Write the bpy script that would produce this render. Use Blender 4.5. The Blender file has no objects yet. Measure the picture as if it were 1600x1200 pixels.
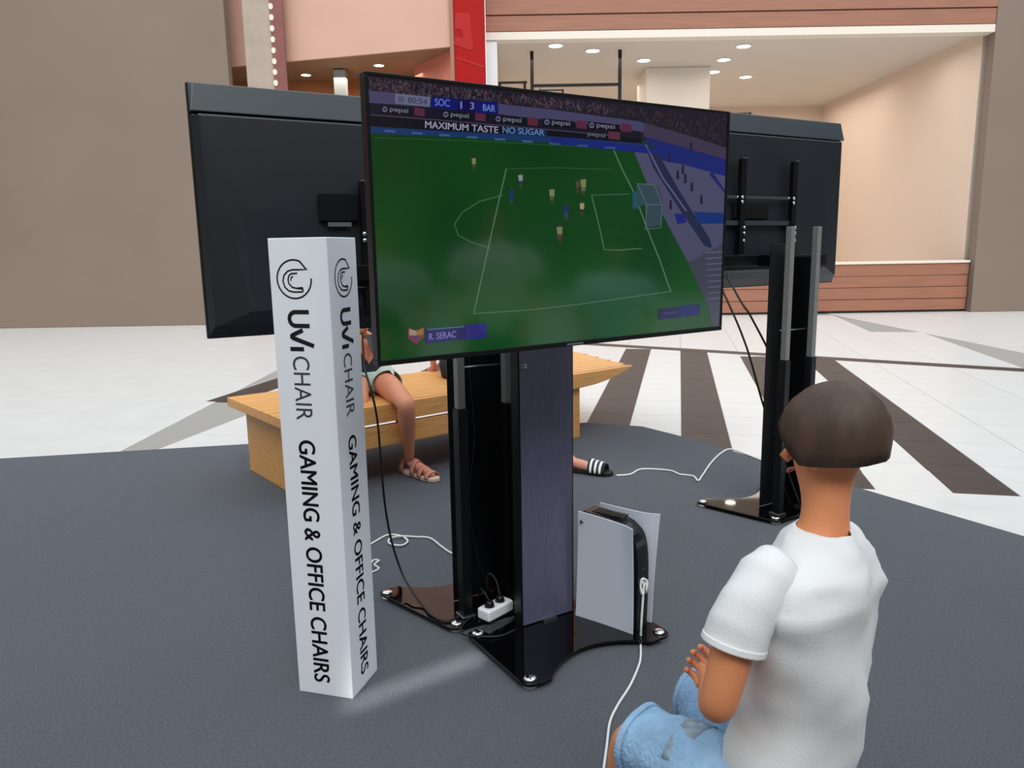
import bpy, bmesh, math, random
from math import sin, cos, pi, radians, sqrt, tan, atan2
from mathutils import Vector, Matrix, noise
random.seed(7)
V = Vector
D = bpy.data
SC = bpy.context.scene
COL = SC.collection

# ------------------------------------------------------------------ camera
PITCH, ROLL, F, H = .1758, -.0165, 1180.0, 1.41
RM = Matrix.Rotation(pi/2-PITCH, 3, 'X') @ Matrix.Rotation(ROLL, 3, 'Z')
cam = D.objects.new('camera', D.cameras.new('camera')); COL.objects.link(cam)
cam.location = (0, 0, H); cam.rotation_euler = RM.to_euler()
cam.data.sensor_width = 36; cam.data.lens = 36*F/1600; cam.data.clip_start = .02; cam.data.clip_end = 200
SC.camera = cam

# ------------------------------------------------------------------ light and exposure
SC.view_settings.view_transform = 'Standard'; SC.view_settings.look = 'None'
SC.view_settings.gamma = 1; SC.view_settings.use_curve_mapping = False
SC.view_settings.exposure = 0.52
w = D.worlds.new('skylight'); SC.world = w; w.use_nodes = True
w.node_tree.nodes['Background'].inputs[0].default_value = (.83, .92, 1, 1)
w.node_tree.nodes['Background'].inputs[1].default_value = 1.05
def area(name, loc, target, sx, sy, power, col=(1, 1, 1)):
    l = D.lights.new(name, 'AREA'); l.shape = 'RECTANGLE'; l.size = sx; l.size_y = sy; l.energy = power; l.color = col
    o = D.objects.new(name, l); COL.objects.link(o); o.location = loc
    o.rotation_euler = (V(target)-V(loc)).to_track_quat('-Z', 'Y').to_euler(); return o
sun = D.lights.new('sun', 'SUN'); sun.energy = 1.5; sun.angle = radians(35); sun.color = (1, .97, .92)
so = D.objects.new('sun', sun); COL.objects.link(so); so.location = (-4, -4, 9)
so.rotation_euler = V((-.16, 1.0, -1.0)).to_track_quat('-Z', 'Y').to_euler()
area('shop_light', (4.5, 21.3, 5.35), (4.5, 21.3, 0), 9, 3.5, 150, (1, .92, .84))
area('shop_light', (4.5, 16.9, 5.35), (4.5, 16.9, 0), 9, 1.2, 60, (1, .95, .9))
def beam(p, d, sx, sy, power, spread=6):      # soft shafts of sun through the skylight
    o = area('skylight_beam', p, d, sx, sy, power, (1, .98, .94)); o.data.spread = radians(spread); return o
area('recess_light', (-2.6, 16.6, 5.0), (-2.6, 16.6, 0), 3, .6, 22, (1, .86, .7))

# ------------------------------------------------------------------ helpers
def ray(px, py):
    return RM @ V(((px-800)/F, -(py-600)/F, -1))
def G(px, py, z=0.0):                      # the point at height z seen at a pixel of the photograph
    d = ray(px, py); return V((0, 0, H)) + d*((z-H)/d.z)
def GY(px, py, Y):                         # the point at distance Y
    d = ray(px, py); return V((0, 0, H)) + d*(Y/d.y)
def lin(c):
    return tuple(((x/255)/12.92 if x/255 <= .04045 else ((x/255+.055)/1.055)**2.4) for x in c)
MATS = {}
def mat(name, rgb, rough=.5, metal=0, spec=.5, var=0, scale=8, bump=0, bscale=60, stretch=(1, 1, 1), emit=0, coat=0, alpha=1, obj=True):
    if name in MATS: return MATS[name]
    m = D.materials.new(name); m.use_nodes = True; nt = m.node_tree; N = nt.nodes; L = nt.links
    b = N['Principled BSDF']; c = lin(rgb)
    b.inputs['Base Color'].default_value = (*c, 1); b.inputs['Roughness'].default_value = rough
    b.inputs['Metallic'].default_value = metal; b.inputs['Specular IOR Level'].default_value = spec
    b.inputs['Coat Weight'].default_value = coat
    if emit:
        b.inputs['Emission Color'].default_value = (*c, 1); b.inputs['Emission Strength'].default_value = emit
    if var or bump:
        tc = N.new('ShaderNodeTexCoord'); mp = N.new('ShaderNodeMapping'); mp.inputs['Scale'].default_value = stretch
        L.new(tc.outputs['Object'], mp.inputs[0])
    if var:
        n = N.new('ShaderNodeTexNoise'); n.inputs['Scale'].default_value = scale; n.inputs['Detail'].default_value = 5
        L.new(mp.outputs[0], n.inputs['Vector'])
        r = N.new('ShaderNodeMapRange'); r.inputs[1].default_value = .3; r.inputs[2].default_value = .7
        r.inputs[3].default_value = 1-var; r.inputs[4].default_value = 1+var; L.new(n.outputs[0], r.inputs[0])
        x = N.new('ShaderNodeVectorMath'); x.operation = 'SCALE'; x.inputs[0].default_value = c
        L.new(r.outputs[0], x.inputs['Scale']); L.new(x.outputs[0], b.inputs['Base Color'])
    if bump:
        n2 = N.new('ShaderNodeTexNoise'); n2.inputs['Scale'].default_value = bscale; n2.inputs['Detail'].default_value = 4
        L.new(mp.outputs[0], n2.inputs['Vector'])
        bp = N.new('ShaderNodeBump'); bp.inputs['Strength'].default_value = bump; bp.inputs['Distance'].default_value = .01
        L.new(n2.outputs[0], bp.inputs['Height']); L.new(bp.outputs[0], b.inputs['Normal'])
    MATS[name] = m; return m

def tag(o, label=None, cat=None, group=None, kind=None):
    if label: o['label'] = label
    if cat: o['category'] = cat
    if group: o['group'] = group
    if kind: o['kind'] = kind
    return o
def empty(name, loc, rz=0, label=None, cat=None, group=None):
    o = D.objects.new(name, None); COL.objects.link(o); o.location = loc; o.rotation_euler = (0, 0, rz); o.empty_display_size = .1
    return tag(o, label, cat, group)
def link(name, me, m=None, parent=None, loc=None, rot=None):
    if m is not None and not me.materials: me.materials.append(m)
    o = D.objects.new(name, me); COL.objects.link(o)
    if parent: o.parent = parent
    if loc is not None: o.location = loc
    if rot is not None: o.rotation_euler = rot
    return o
class MB:
    def __init__(s): s.v = []; s.f = []; s.smooth = []
    def add(s, vs, fs, sm=False):
        k = len(s.v); s.v += [tuple(p) for p in vs]; s.f += [tuple(i+k for i in f) for f in fs]; s.smooth += [sm]*len(fs); return s
    def box(s, a, b, M=None):
        x0, y0, z0 = a; x1, y1, z1 = b
        p = [V(q) for q in ((x0,y0,z0),(x1,y0,z0),(x1,y1,z0),(x0,y1,z0),(x0,y0,z1),(x1,y0,z1),(x1,y1,z1),(x0,y1,z1))]
        if M is not None: p = [M@q for q in p]
        return s.add(p, [(0,3,2,1),(4,5,6,7),(0,1,5,4),(1,2,6,5),(2,3,7,6),(3,0,4,7)])
    def prism(s, poly, z0, z1):
        n = len(poly); p = [(x, y, z0) for x, y in poly]+[(x, y, z1) for x, y in poly]
        fs = [tuple(range(n-1, -1, -1)), tuple(range(n, 2*n))]+[(i, (i+1) % n, (i+1) % n+n, i+n) for i in range(n)]
        return s.add(p, fs)
    def tube(s, path, r, n=8, cap=True):
        path = [V(p) for p in path]; m = len(path); rr = r if isinstance(r, (list, tuple)) else [r]*m
        t0 = (path[1]-path[0]).normalized(); up = V((0, 0, 1)) if abs(t0.z) < .9 else V((1, 0, 0))
        u = t0.cross(up).normalized(); rings = []
        for i in range(m):
            t = (path[min(i+1, m-1)]-path[max(i-1, 0)]).normalized()
            u = (u-t*u.dot(t)).normalized(); v = t.cross(u)
            rings.append([path[i]+(u*cos(2*pi*k/n)+v*sin(2*pi*k/n))*rr[i] for k in range(n)])
        return s.loft(rings, cap)
    def loft(s, rings, cap=True):
        n = len(rings[0]); vs = [p for r in rings for p in r]; fs = []
        for i in range(len(rings)-1):
            for k in range(n):
                a = i*n+k; b = i*n+(k+1) % n; fs.append((a, b, b+n, a+n))
        if cap: fs += [tuple(range(n-1, -1, -1)), tuple((len(rings)-1)*n+k for k in range(n))]
        return s.add(vs, fs, True)
    def lathe(s, prof, n=20, M=None):
        rings = []
        for r, z in prof:
            q = [V((r*cos(2*pi*k/n), r*sin(2*pi*k/n), z)) for k in range(n)]
            rings.append([M@p for p in q] if M is not None else q)
        return s.loft(rings)
    def mesh(s, name):
        me = D.meshes.new(name); me.from_pydata(s.v, [], s.f); me.polygons.foreach_set('use_smooth', s.smooth)
        bm = bmesh.new(); bm.from_mesh(me); bmesh.ops.recalc_face_normals(bm, faces=bm.faces); bm.to_mesh(me); bm.free(); me.update(); return me
    def build(s, name, m, parent=None, bevel=0, loc=None, rot=None, seg=2):
        o = link(name, s.mesh(name), m, parent, loc, rot)
        if bevel:
            b = o.modifiers.new('bevel', 'BEVEL'); b.width = bevel; b.segments = seg; b.limit_method = 'ANGLE'
        return o
def spline(pts, k=6):
    pts = [V(p) for p in pts]; out = []
    for i in range(len(pts)-1):
        a = pts[max(i-1, 0)]; b = pts[i]; c = pts[i+1]; d = pts[min(i+2, len(pts)-1)]
        for j in range(k):
            t = j/k; out.append(.5*((2*b)+(c-a)*t+(2*a-5*b+4*c-d)*t*t+(3*b-a-3*c+d)*t**3))
    return out+[pts[-1]]
def text_mesh(body, bold=False):
    cu = D.curves.new('t', 'FONT'); cu.body = body; cu.size = 1
    o = D.objects.new('t', cu); COL.objects.link(o); dg = bpy.context.evaluated_depsgraph_get()
    me = D.meshes.new_from_object(o.evaluated_get(dg)); D.objects.remove(o)
    vs = [v.co.copy() for v in me.vertices]; fs = [tuple(p.vertices) for p in me.polygons]
    D.meshes.remove(me)
    x0 = min(v.x for v in vs); x1 = max(v.x for v in vs); y0 = min(v.y for v in vs); y1 = max(v.y for v in vs)
    if bold:
        n = len(vs); dx = .022; base = vs; vs = []; f0 = fs; fs = []
        for k, (ox, oy) in enumerate(((-dx, 0), (dx, 0), (0, dx*.6), (0, -dx*.6))):
            vs += [V((p.x+ox, p.y+oy, 0)) for p in base]; fs += [tuple(i+k*n for i in f) for f in f0]
    return [((v.x-x0)/(x1-x0), (v.y-y0)/(y1-y0)) for v in vs], fs
def ribbon(pts, wd):
    pts = [V((*p, 0)) for p in pts]; n = len(pts); vs = []; fs = []
    for i in range(n):
        t = (pts[min(i+1, n-1)]-pts[max(i-1, 0)]).normalized(); q = V((-t.y, t.x, 0))*wd/2
        if 0 < i < n-1:
            a = (pts[i]-pts[i-1]).normalized(); c = max(.5, abs(a.dot(t))); q /= c
        vs += [pts[i]+q, pts[i]-q]
    for i in range(n-1): fs.append((2*i, 2*i+1, 2*i+3, 2*i+2))
    return [(v.x, v.y) for v in vs], fs

# ------------------------------------------------------------------ materials
M_carpet = mat('carpet_pile', (105, 109, 115), .95, 0, .1, var=.22, scale=150, bump=1.0, bscale=260)
M_tile = mat('pale_stone', (214, 214, 212), .3, var=.04, scale=3)
M_tiled = mat('brown_stone', (66, 57, 53), .5, spec=.3, var=.14, scale=6)
M_grout = mat('grout', (150, 147, 142), .8)
M_white = mat('white_board', (236, 240, 247), .45, var=.01, scale=2)
M_ink = mat('black_print', (28, 28, 32), .6, spec=.2)
M_black = mat('black_plastic', (12, 13, 15), .35)
M_blackm = mat('black_metal', (7, 7, 10), .35, spec=.35)
M_tube = mat('grey_tube', (128, 128, 126), .45, .3, var=.05, scale=40)
M_glass = mat('black_glass', (5, 5, 7), .03, spec=.5)
M_cover = mat('smoked_brushed_panel', (90, 88, 112), .25, spec=.7, var=.16, scale=30, stretch=(14, 14, .4))
M_cover_in = mat('cover_inside', (10, 13, 18), .4)
M_steel = mat('brushed_steel', (150, 152, 155), .35, 1, var=.06, scale=40)
M_chrome = mat('chrome', (225, 230, 230), .1, 1)
M_tvback = mat('tv_back_plastic', (42, 50, 56), .38, spec=.6, var=.06, scale=5)
M_wood = mat('bench_timber', (222, 164, 98), .45, var=.16, scale=5, stretch=(1, 14, 14))
M_whiteplastic = mat('white_plastic', (232, 236, 240), .35)
M_ps = mat('console_panel', (204, 211, 224), .38)
M_cable = mat('white_cable', (222, 224, 220), .5)
M_cableb = mat('black_cable', (10, 10, 12), .5)

# ------------------------------------------------------------------ the setting: floor
ub = V((.216, .976, 0)); vb = V((.976, -.216, 0))
bm = MB().box((-14, -8, -.06), (16, 25, -.012)); fl = bm.build('floor', M_grout); tag(fl, kind='structure')
U0, U1, TL = 4.6, 16.0, .62
Mt = Matrix(((ub.x, vb.x, 0, 0), (ub.y, vb.y, 0, 0), (0, 0, 1, 0), (0, 0, 0, 1)))
rzb = atan2(ub.y, ub.x)
def tile_mesh(name, lu, lv, m):
    b = MB().box((.0025, -lv+.0025, -.012), (lu-.0025, -.0025, -.006)); me = b.mesh(name); me.materials.append(m); return me
tw, td, tb = tile_mesh('tile_pale', TL, .41, M_tile), tile_mesh('tile_dark', TL, .35, M_tiled), tile_mesh('tile_wide', TL, .76, M_tile)
cross_p, cross_q = V((1.32, 11.2, 0)), V((3.17, 9.98, 0)); cd = (cross_q-cross_p).normalized(); cn = V((-cd.y, cd.x, 0))
def floor_tile(me, u, v):
    p = ub*u+vb*v; o = link('tile', me, None, fl, p, (0, 0, rzb)); return o
nt = 0
for i in range(22):
    u = U0+i*TL
    for j in range(-5, 6):
        v0 = -.715+.76*j                # a dark band starts here, a pale tile follows it
        c = ub*(u+TL/2)+vb*(v0+.38)
        if not (-2.6 < c.x < 6.2) or c.y > 16.2: continue
        far = (c-cross_p).dot(cn) > 0
        if far or j in (-1, -2, -4, 4, 5): floor_tile(tb, u, v0); nt += 1
        else: floor_tile(td, u, v0); floor_tile(tw, u, v0+.35); nt += 2
b = MB(); 
for (x0, y0, x1, y1) in ((-14, -8, -2.9, 25), (6.6, -8, 16, 25), (-2.9, -8, 6.6, 4.6), (-2.9, 16.4, 6.6, 25)):
    b.box((x0, y0, -.012), (x1, y1, -.007))
tag(b.build('outer_paving', M_tile, fl), 'pale stone paving far out to the sides')
M2 = Matrix.Rotation(atan2(cd.y, cd.x), 4, 'Z'); M2.translation = cross_p
tag(MB().box((-5, -.12, -.012), (9, .14, -.004), M2).build('trim_1', M_tiled), kind='structure')
poly = [(-5, 5.0), (-5, -4), (3.9, -4), (3.9, 1.0), (1.61, 4.99), (1.32, 5.5), (1.04, 5.9), (.61, 6.07), (-.8, 5.76)]
tag(MB().prism(poly, -.012, 0).build('floor_carpet', M_carpet, bevel=.003), 'dark grey event carpet laid on the pale stone floor', 'carpet')

# ------------------------------------------------------------------ the setting: shop fronts
M_salmon = mat('salmon_plaster', (206, 163, 144), .7, var=.03, scale=1)
M_salmond = mat('coral_plaster', (226, 134, 110), .7, var=.03, scale=1)
M_recess = mat('brown_ceiling', (150, 118, 88), .7, var=.05, scale=2)
M_recwall = mat('orange_brown_wall', (172, 112, 68), .7, var=.12, scale=2)
M_red = mat('red_panel', (160, 9, 7), .6, spec=.2)
M_redl = mat('light_red_print', (170, 34, 34), .6, spec=.2)
M_clad = mat('timber_cladding', (152, 102, 80), .55, var=.1, scale=3, stretch=(.6, 8, 8))
M_cream = mat('cream_trim', (226, 216, 202), .5)
M_shopc = mat('shop_ceiling', (206, 198, 188), .8)
M_shopw = mat('shop_wall', (222, 202, 186), .8)
M_bf = mat('black_frame', (14, 11, 10), .5)
M_lamp = mat('lamp_glow', (255, 240, 216), .5, emit=9)
M_greycol = mat('grey_column', (176, 184, 184), .5)
M_wallp = mat('mall_wall', (128, 112, 100), .8, var=.04, scale=.6)
def struct(name, mb, m, **k): return tag(mb.build(name, m, **k), kind='structure')
YF = 16.0
zsof = GY(447, 97, YF).z
s0 = GY(440, 97, YF); s1 = V((-1.05, 15.05, zsof))
sd = (s1-s0); sd.z = 0; sd.normalize(); sn = V((-sd.y, sd.x, 0))
q0 = s0-sd*0.0
def quadslab(a, b, z0, z1, th):
    n = V((-(b-a).y, (b-a).x, 0)).normalized()*th
    return MB().prism([(a.x, a.y), (b.x, b.y), (b.x+n.x, b.y+n.y), (a.x+n.x, a.y+n.y)], z0, z1)
struct('bulkhead', quadslab(s0-sd*3, s1, zsof, 10, .06), M_salmon)
sa = s0-sd*3
struct('ceiling_recess', MB().prism([(sa.x, sa.y+.05), (s1.x, s1.y+.05), (-.7, 15.32), (-.7, 19.2), (sa.x, 19.2)], zsof+.002, zsof+.1), M_recess)
struct('wall_recess', MB().box((-12, 17.7, 0), (-.7, 17.9, zsof)), M_recwall)
p = GY(647, 100, 16.6); p2 = GY(706, 100, 15.4)
struct('wall_coral', MB().prism([(p.x, 16.6), (p2.x, 15.3), (p2.x+.25, 15.3), (p.x+.4, 17.2), (p.x, 17.2)], 0, zsof), M_salmond)
a = GY(703, 60, 15.0).x; b2 = GY(709, 60, 15.0).x
struct('trim_2', MB().box((a, 14.97, 0), (b2, 15.3, 10)), mat('bronze_edge', (150, 108, 84), .5))
# red sign panel with light red letter fragments
xr0 = GY(709, 80, 14.95).x; xr1 = GY(758, 80, 14.95).x
red = empty('sign_panel', ((xr0+xr1)/2, 15.0, 0), 0, 'tall red sign panel with faint lighter red letter shapes beside the salmon bulkhead', 'sign')
hw = (xr1-xr0)/2
MB().box((-hw, 0, 0), (hw, .25, 9.6)).build('panel', M_red, red, bevel=.01)
def redp(px, py):
    q = GY(px, py, 14.992); return (q.x-red.location.x, q.z)
def face_poly(pts, y, m, name, parent, th=.008):
    mb = MB(); n = len(pts); pp = [redp(*q) for q in pts]
    mb.add([(x, y, z) for x, z in pp]+[(x, y-th, z) for x, z in pp], [tuple(range(n)), tuple(range(2*n-1, n-1, -1))]+[(i, (i+1) % n, (i+1) % n+n, i+n) for i in range(n)])
    o = mb.build(name, m, parent); return o
face_poly([(711, 20), (734, 20), (737, 55), (740, 78), (732, 78), (710, 70), (710, 56), (724, 60), (722, 47), (711, 45)], 0, M_redl, 'lettering', red)
face_poly([(713, 88), (757, 103), (757, 107), (713, 92)], 0, M_redl, 'lettering', red)
# far left scalloped column strip
x0 = GY(428, 80, 15.6).x; x1 = GY(437, 80, 15.6).x
fc = empty('banner', ((x0+x1)/2, 15.6, 0), 0, 'narrow maroon hanging banner with a string of pale marks, far left', 'banner')
mb = MB().box((-.09, 0, 3.6), (.16, .05, 8)); mb.build('cloth', mat('maroon_cloth', (130, 78, 72), .7, var=.1, scale=3), fc)
mb = MB().box((-.62, .02, 3.6), (-.09, .05, 8)); mb.build('pale_border', mat('taupe_cloth', (168, 152, 138), .7, var=.1, scale=3), fc)
for i in range(11):
    z = 4.3+i*.2; mb = MB().prism([(.045*cos(k*pi/4), .06*sin(k*pi/4)) for k in range(8)], 0, .012)
    mb.build('lettering', M_cream, fc, loc=(-.06, 0, z), rot=(pi/2, 0, 0))
# grey column in recess
x0 = GY(521, 120, 16.6).x; x1 = GY(532, 120, 16.6).x
gc = empty('column', ((x0+x1)/2, 16.7, 0), 0, 'slim grey square column under the brown recessed ceiling', 'column')
MB().box((-(x1-x0)/2, -.1, 0), ((x1-x0)/2+.1, .12, zsof-.02)).build('shaft', M_greycol, gc, bevel=.01)
MB().box((-(x1-x0)/2-.03, -.13, 0), ((x1-x0)/2+.13, .15, .2)).build('base', M_greycol, gc, bevel=.01)
def downlight(px, py, z, r, lab, grp, proto=[None]):
    q = G(px, py, z)
    e = empty('ceiling_light', (q.x, q.y, z), 0, lab, 'light', grp)
    if proto[0] is None:
        a_ = MB().lathe([(.6, 0), (1, 0), (1, -.1), (.84, -.13), (.8, -.06), (.6, -.06)], 20).mesh('trim_ring'); a_.materials.append(M_whiteplastic)
        c_ = MB().lathe([(.01, -.05), (.8, -.05), (.79, -.1), (.01, -.12)], 20).mesh('lamp'); c_.materials.append(M_lamp)
        proto[0] = (a_, c_)
    for nm, me in zip(('trim_ring', 'lamp'), proto[0]):
        o = link(nm, me, None, e); o.scale = (r, r, r*.7)
    return e
for i, (px, py, t) in enumerate(((478, 117, 'round warm downlight left of the slim grey column'), (592, 102, 'round warm downlight right of the slim grey column, above the screen corner'))):
    downlight(px, py, zsof, .12, t, None)
# shop: beam, trim, pillar, interior
XB0, XB1 = xr1, 9.5
zb = GY(960, 60, YF).z
be = empty('timber_fascia', (XB0, 15.6, 0), 0, 'timber-clad fascia band above the bright white shop', 'fascia')
for i in range(16):
    z = zb+.06+i*.30
    MB().box((0, (0 if i % 2 else .02), z), (XB1-XB0, .2, z+.285)).build('board', M_clad, be, bevel=.006)
MB().box((0, .19, zb), (XB1-XB0, .3, 10)).build('backing', M_bf, be)
struct('trim_3', MB().box((XB0, 15.62, zb-.09), (XB1, 15.9, zb+.05)), M_cream)
xp1 = GY(777, 100, 15.7).x
struct('pillar_shop', MB().box((XB0, 15.65, 0), (xp1, 16.0, zb-.09)), mat('white_paint', (226, 230, 228), .5))
struct('ceiling_shop', MB().box((XB0, 16.0, zb), (16, 25, zb+.1)), M_shopc)
struct('wall_shop_back', MB().box((XB0, 23.8, 0), (16, 24, zb)), M_shopw)
struct('wall_shop_right', MB().box((XB1, 16.0, 0), (XB1+.15, 23.8, zb)), M_shopw)
struct('wall_shop_left', MB().box((XB0, 16.0, 0), (XB0+.15, 24, zb)), M_shopw)
xc = G(1170, 490)
pl = empty('shop_plinth', (xp1+.03, 15.75, 0), 0, 'brown timber-clad plinth along the foot of the shop front', 'plinth')
for i in range(4):
    MB().box((0, (0 if i % 2 else .015), .04+i*.24), (XB1-xp1-.05, .2, .04+i*.24+.23)).build('board', M_clad, pl, bevel=.006)
MB().box((0, .03, 0), (XB1-xp1-.05, .2, .04)).build('toe_strip', M_bf, pl)
MB().box((0, -.03, 1.0), (XB1-xp1-.05, .25, 1.05)).build('ledge', M_cream, pl, bevel=.005)
for px, py, t in ((868, 71, 'between the two black hanging frames, left one'), (926, 79, 'between the two black hanging frames, right one'), (1006, 94, 'just left of the square white shop column'),
                  (1131, 93, 'just right of the white shop column, larger one'), (1115, 112, 'touching the right edge of the white shop column'), (1162, 72, 'nearest, at the top right corner of the shop'),
                  (1165, 120, 'farthest right, low over the shop wall')):
    downlight(px, py, zb-.001, .17, 'white shop ceiling downlight '+t, None)
q0 = G(1010, 170, 0); x0 = GY(1010, 120, 18.5).x; x1 = GY(1110, 120, 18.5).x
sc = empty('column', ((x0+x1)/2, 18.5, 0), 0, 'broad square white column inside the bright shop', 'column')
MB().box((-(x1-x0)/2, 0, 0), ((x1-x0)/2, 1.3, zb)).build('shaft', mat('column_white', (232, 226, 216), .6), sc, bevel=.02)
MB().box((-(x1-x0)/2-.02, -.02, 0), ((x1-x0)/2+.02, 1.32, .15)).build('base', M_cream, sc)
def bar_frame(name, lab, Y, bars, cat='display frame'):
    qs = [(GY(b_[0], b_[1], Y), GY(b_[2], b_[3], Y), b_[4]) for b_ in bars]
    o = qs[0][0]; e = empty(name, (o.x, Y, 0), 0, lab, cat)
    for a_, c_, wd in qs:
        if c_.z < .6 and a_.z-c_.z > .5: c_.z = 0
        r = wd/F*Y/2
        lo = V((min(a_.x, c_.x)-r-o.x, -r, max(min(a_.z, c_.z)-r, 0))); hi = V((max(a_.x, c_.x)+r-o.x, r, max(a_.z, c_.z)+r))
        if abs(a_.x-c_.x) < abs(a_.z-c_.z): m_ = (a_.x+c_.x)/2-o.x; lo.x, hi.x = m_-r, m_+r
        else: m_ = (a_.z+c_.z)/2; lo.z, hi.z = m_-r, m_+r
        MB().box(lo, hi).build('bar', M_bf, e, bevel=.004)
    return e
bar_frame('hanging_rail', 'tall black hanging frame with two thick posts and a crossbar in the shop', 16.9, [(833, 64, 833, 480, 5), (967, 64, 967, 480, 5), (833, 133, 967, 133, 4), (833, 64, 967, 64, 2)])
bar_frame('window_frame', 'thin black upright frame beside the white shop pillar', 16.1, [(778, 66, 780, 480, 3), (778, 66, 900, 64, 1.5)])
bar_frame('display_rack', 'low black rack just left of the tall hanging frame', 16.7, [(784, 130, 784, 470, 4), (822, 129, 822, 470, 4), (784, 129, 822, 129, 3)])
bar_frame('display_rack', 'low thin grey rack under the crossbar of the hanging frame', 17.4, [(845, 141, 845, 470, 3), (880, 141, 880, 470, 3), (845, 141, 880, 141, 2)])
bar_frame('display_rack', 'small black rack seen past the upper right corner of the big screen', 16.7, [(1143, 179, 1143, 460, 3), (1166, 178, 1166, 460, 4), (1143, 178, 1166, 178, 3), (1143, 190, 1166, 190, 2)])
# mall walls around the atrium
struct('wall_left', MB().box((-14, -8, 0), (-13.8, 25, 9)), M_wallp)
struct('wall_right', MB().box((15.8, -8, 0), (16, 25, 9)), mat('dark_shopfront', (74, 66, 62), .6, var=.1, scale=.5))
struct('wall_back', MB().box((-14, -8, 0), (16, -7.8, 9)), M_wallp)
struct('wall_front_left', MB().box((-14, 15.5, 0), (-5.4, 15.7, 10)), M_wallp)
struct('wall_front_right', MB().box((XB1, 15.6, 0), (16, 15.8, 10)), M_wallp)

# ------------------------------------------------------------------ sign column
CW1, CW2, CH = .193, .180, 1.455
col = empty('advertising_column', (-.5258, 2.2072, 0), -.2736, 'white square cardboard advertising column with black vertical lettering, left of the big screen', 'sign column')
b = MB().box((-CW1, 0, 0), (0, CW2, CH)); b.build('box', M_white, col, bevel=.0025)
def letter(name, items, side, m=M_ink):
    mb = MB(); e_ = .0006
    for vs, fs, rect in items:           # rect: s0, s1 (across), zt, zb ; reading downward, letter tops to the right
        s0_, s1_, zt, zb_ = rect; pts = []
        for x, y in vs:
            s_ = s0_+(s1_-s0_)*y; z = zt+(zb_-zt)*x
            pts.append((s_-CW1, -e_, z) if side == 0 else (e_, s_, z))
        mb.add(pts, fs)
    me = D.meshes.new(name); me.from_pydata(mb.v, [], mb.f); me.update()
    o = link(name, me, m, col); return o
ARC = lambda cx, cy, r, a0, a1, n=28: [(cx+r*cos(radians(a0+(a1-a0)*i/n)), cy+r*sin(radians(a0+(a1-a0)*i/n))) for i in range(n+1)]
def upright(pl, wd, box):               # strokes drawn as seen (x right, y up) -> x down, y right
    vs, fs = ribbon(pl, wd); return [(1-y, x) for x, y in vs], fs, box
for side, (c0, zoff, kx) in enumerate(((.0865, 0, 1), (.089, 0, .93))):
    L0, L1 = c0-.0585*kx, c0+.0585*kx; zt, zb_ = 1.394, 1.277
    if side == 0: L0 -= .006; L1 -= .006
    box_ = (L0, L1, zt, zb_)
    it = [upright(ARC(.5, .5, .48, 2, -292, 40)+[(.86, .74), (.62, .735), (.46, .735)], .042, box_),
          upright([(.46, .735), (.33, .70), (.22, .60), (.18, .46), (.22, .31), (.33, .21), (.48, .18), (.72, .185), (.735, .225), (.72, .275), (.55, .275), (.43, .30), (.34, .40), (.33, .50), (.36, .59), (.43, .64), (.60, .645)], .04, box_),
          upright([(.40, .46), (.42, .54), (.48, .575)], .034, box_)]
    letter('logo', it, side)
    W0, W1 = c0-.037*kx, c0+.037*kx
    bx = (W0, W1, 1.246, 1.121)
    asp = 1.65
    def mk(pl, wd):
        vs, fs = ribbon(pl, wd); return [(x/asp, y) for x, y in vs], fs, bx
    U_ = [(.09, .98), (.09, .42)]+[(.36+.27*cos(radians(a_)), .36+.27*sin(radians(a_))) for a_ in range(180, 361, 20)]+[(.63, .42), (.63, .98)]
    letter('brand_lettering', [mk(U_, .17), mk([(.80, .66), (.985, .20), (1.02, .15), (1.07, .15), (1.11, .20), (1.42, 1.12)], .17), mk([(1.545, .04), (1.545, .66)], .17)], side)
    W0, W1 = c0-.029*kx, c0+.027*kx
    t1 = text_mesh('CHAIR')
    letter('brand_lettering', [(*[t1[0], t1[1]], (W0, W1, 1.107, .912))], side, mat('grey_print', (66, 68, 74), .6, spec=.2))
    W0, W1 = c0-.0275*kx, c0+.0275*kx
    t2 = text_mesh('GAMING & OFFICE CHAIRS', True)
    letter('slogan_lettering', [(t2[0], t2[1], (W0, W1, .848, .046))], side)

# ------------------------------------------------------------------ television with the football game
TY = .5643; TC = V((.1865, 2.2020, 1.4799)); TW, TH = 1.2355, .7003
tv = empty('television', (TC.x, TC.y, TC.z), TY, 'large flat television showing a football video game, in front of everything', 'television')
tv.rotation_euler = (Matrix.Rotation(TY, 3, 'Z') @ Matrix.Rotation(.0141, 3, 'X') @ Matrix.Rotation(-.0046, 3, 'Y')).to_euler()
x, z = TW/2, TH/2
fm = MB()
for a_, b_ in (((-x, -.004, z-.009), (x, .03, z)), ((-x, -.004, -z), (x, .03, -z+.014)), ((-x, -.004, -z+.014), (-x+.009, .03, z-.009)), ((x-.009, -.004, -z+.014), (x, .03, z-.009))):
    fm.box(a_, b_)
fm.build('bezel', mat('glossy_bezel', (7, 7, 9), .4, spec=.3), tv, bevel=.0015)
MB().box((-x+.009, 0, -z+.014), (x-.009, .012, z-.009)).build('screen_panel', M_glass, tv)
MB().box((-x+.004, .02, -z+.01), (x-.004, .045, z-.006)).build('back_panel', M_tvback, tv, bevel=.01)
bb = MB(); bb.add([(-.5, .045, -.33), (.5, .045, -.33), (.5, .045, .12), (-.5, .045, .12), (-.47, .08, -.31), (.47, .08, -.31), (.47, .08, .07), (-.47, .08, .07)],
                  [(4, 5, 6, 7), (0, 1, 5, 4), (1, 2, 6, 5), (2, 3, 7, 6), (3, 0, 4, 7), (0, 3, 2, 1)])
bb.build('housing', M_tvback, tv, bevel=.01)
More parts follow.
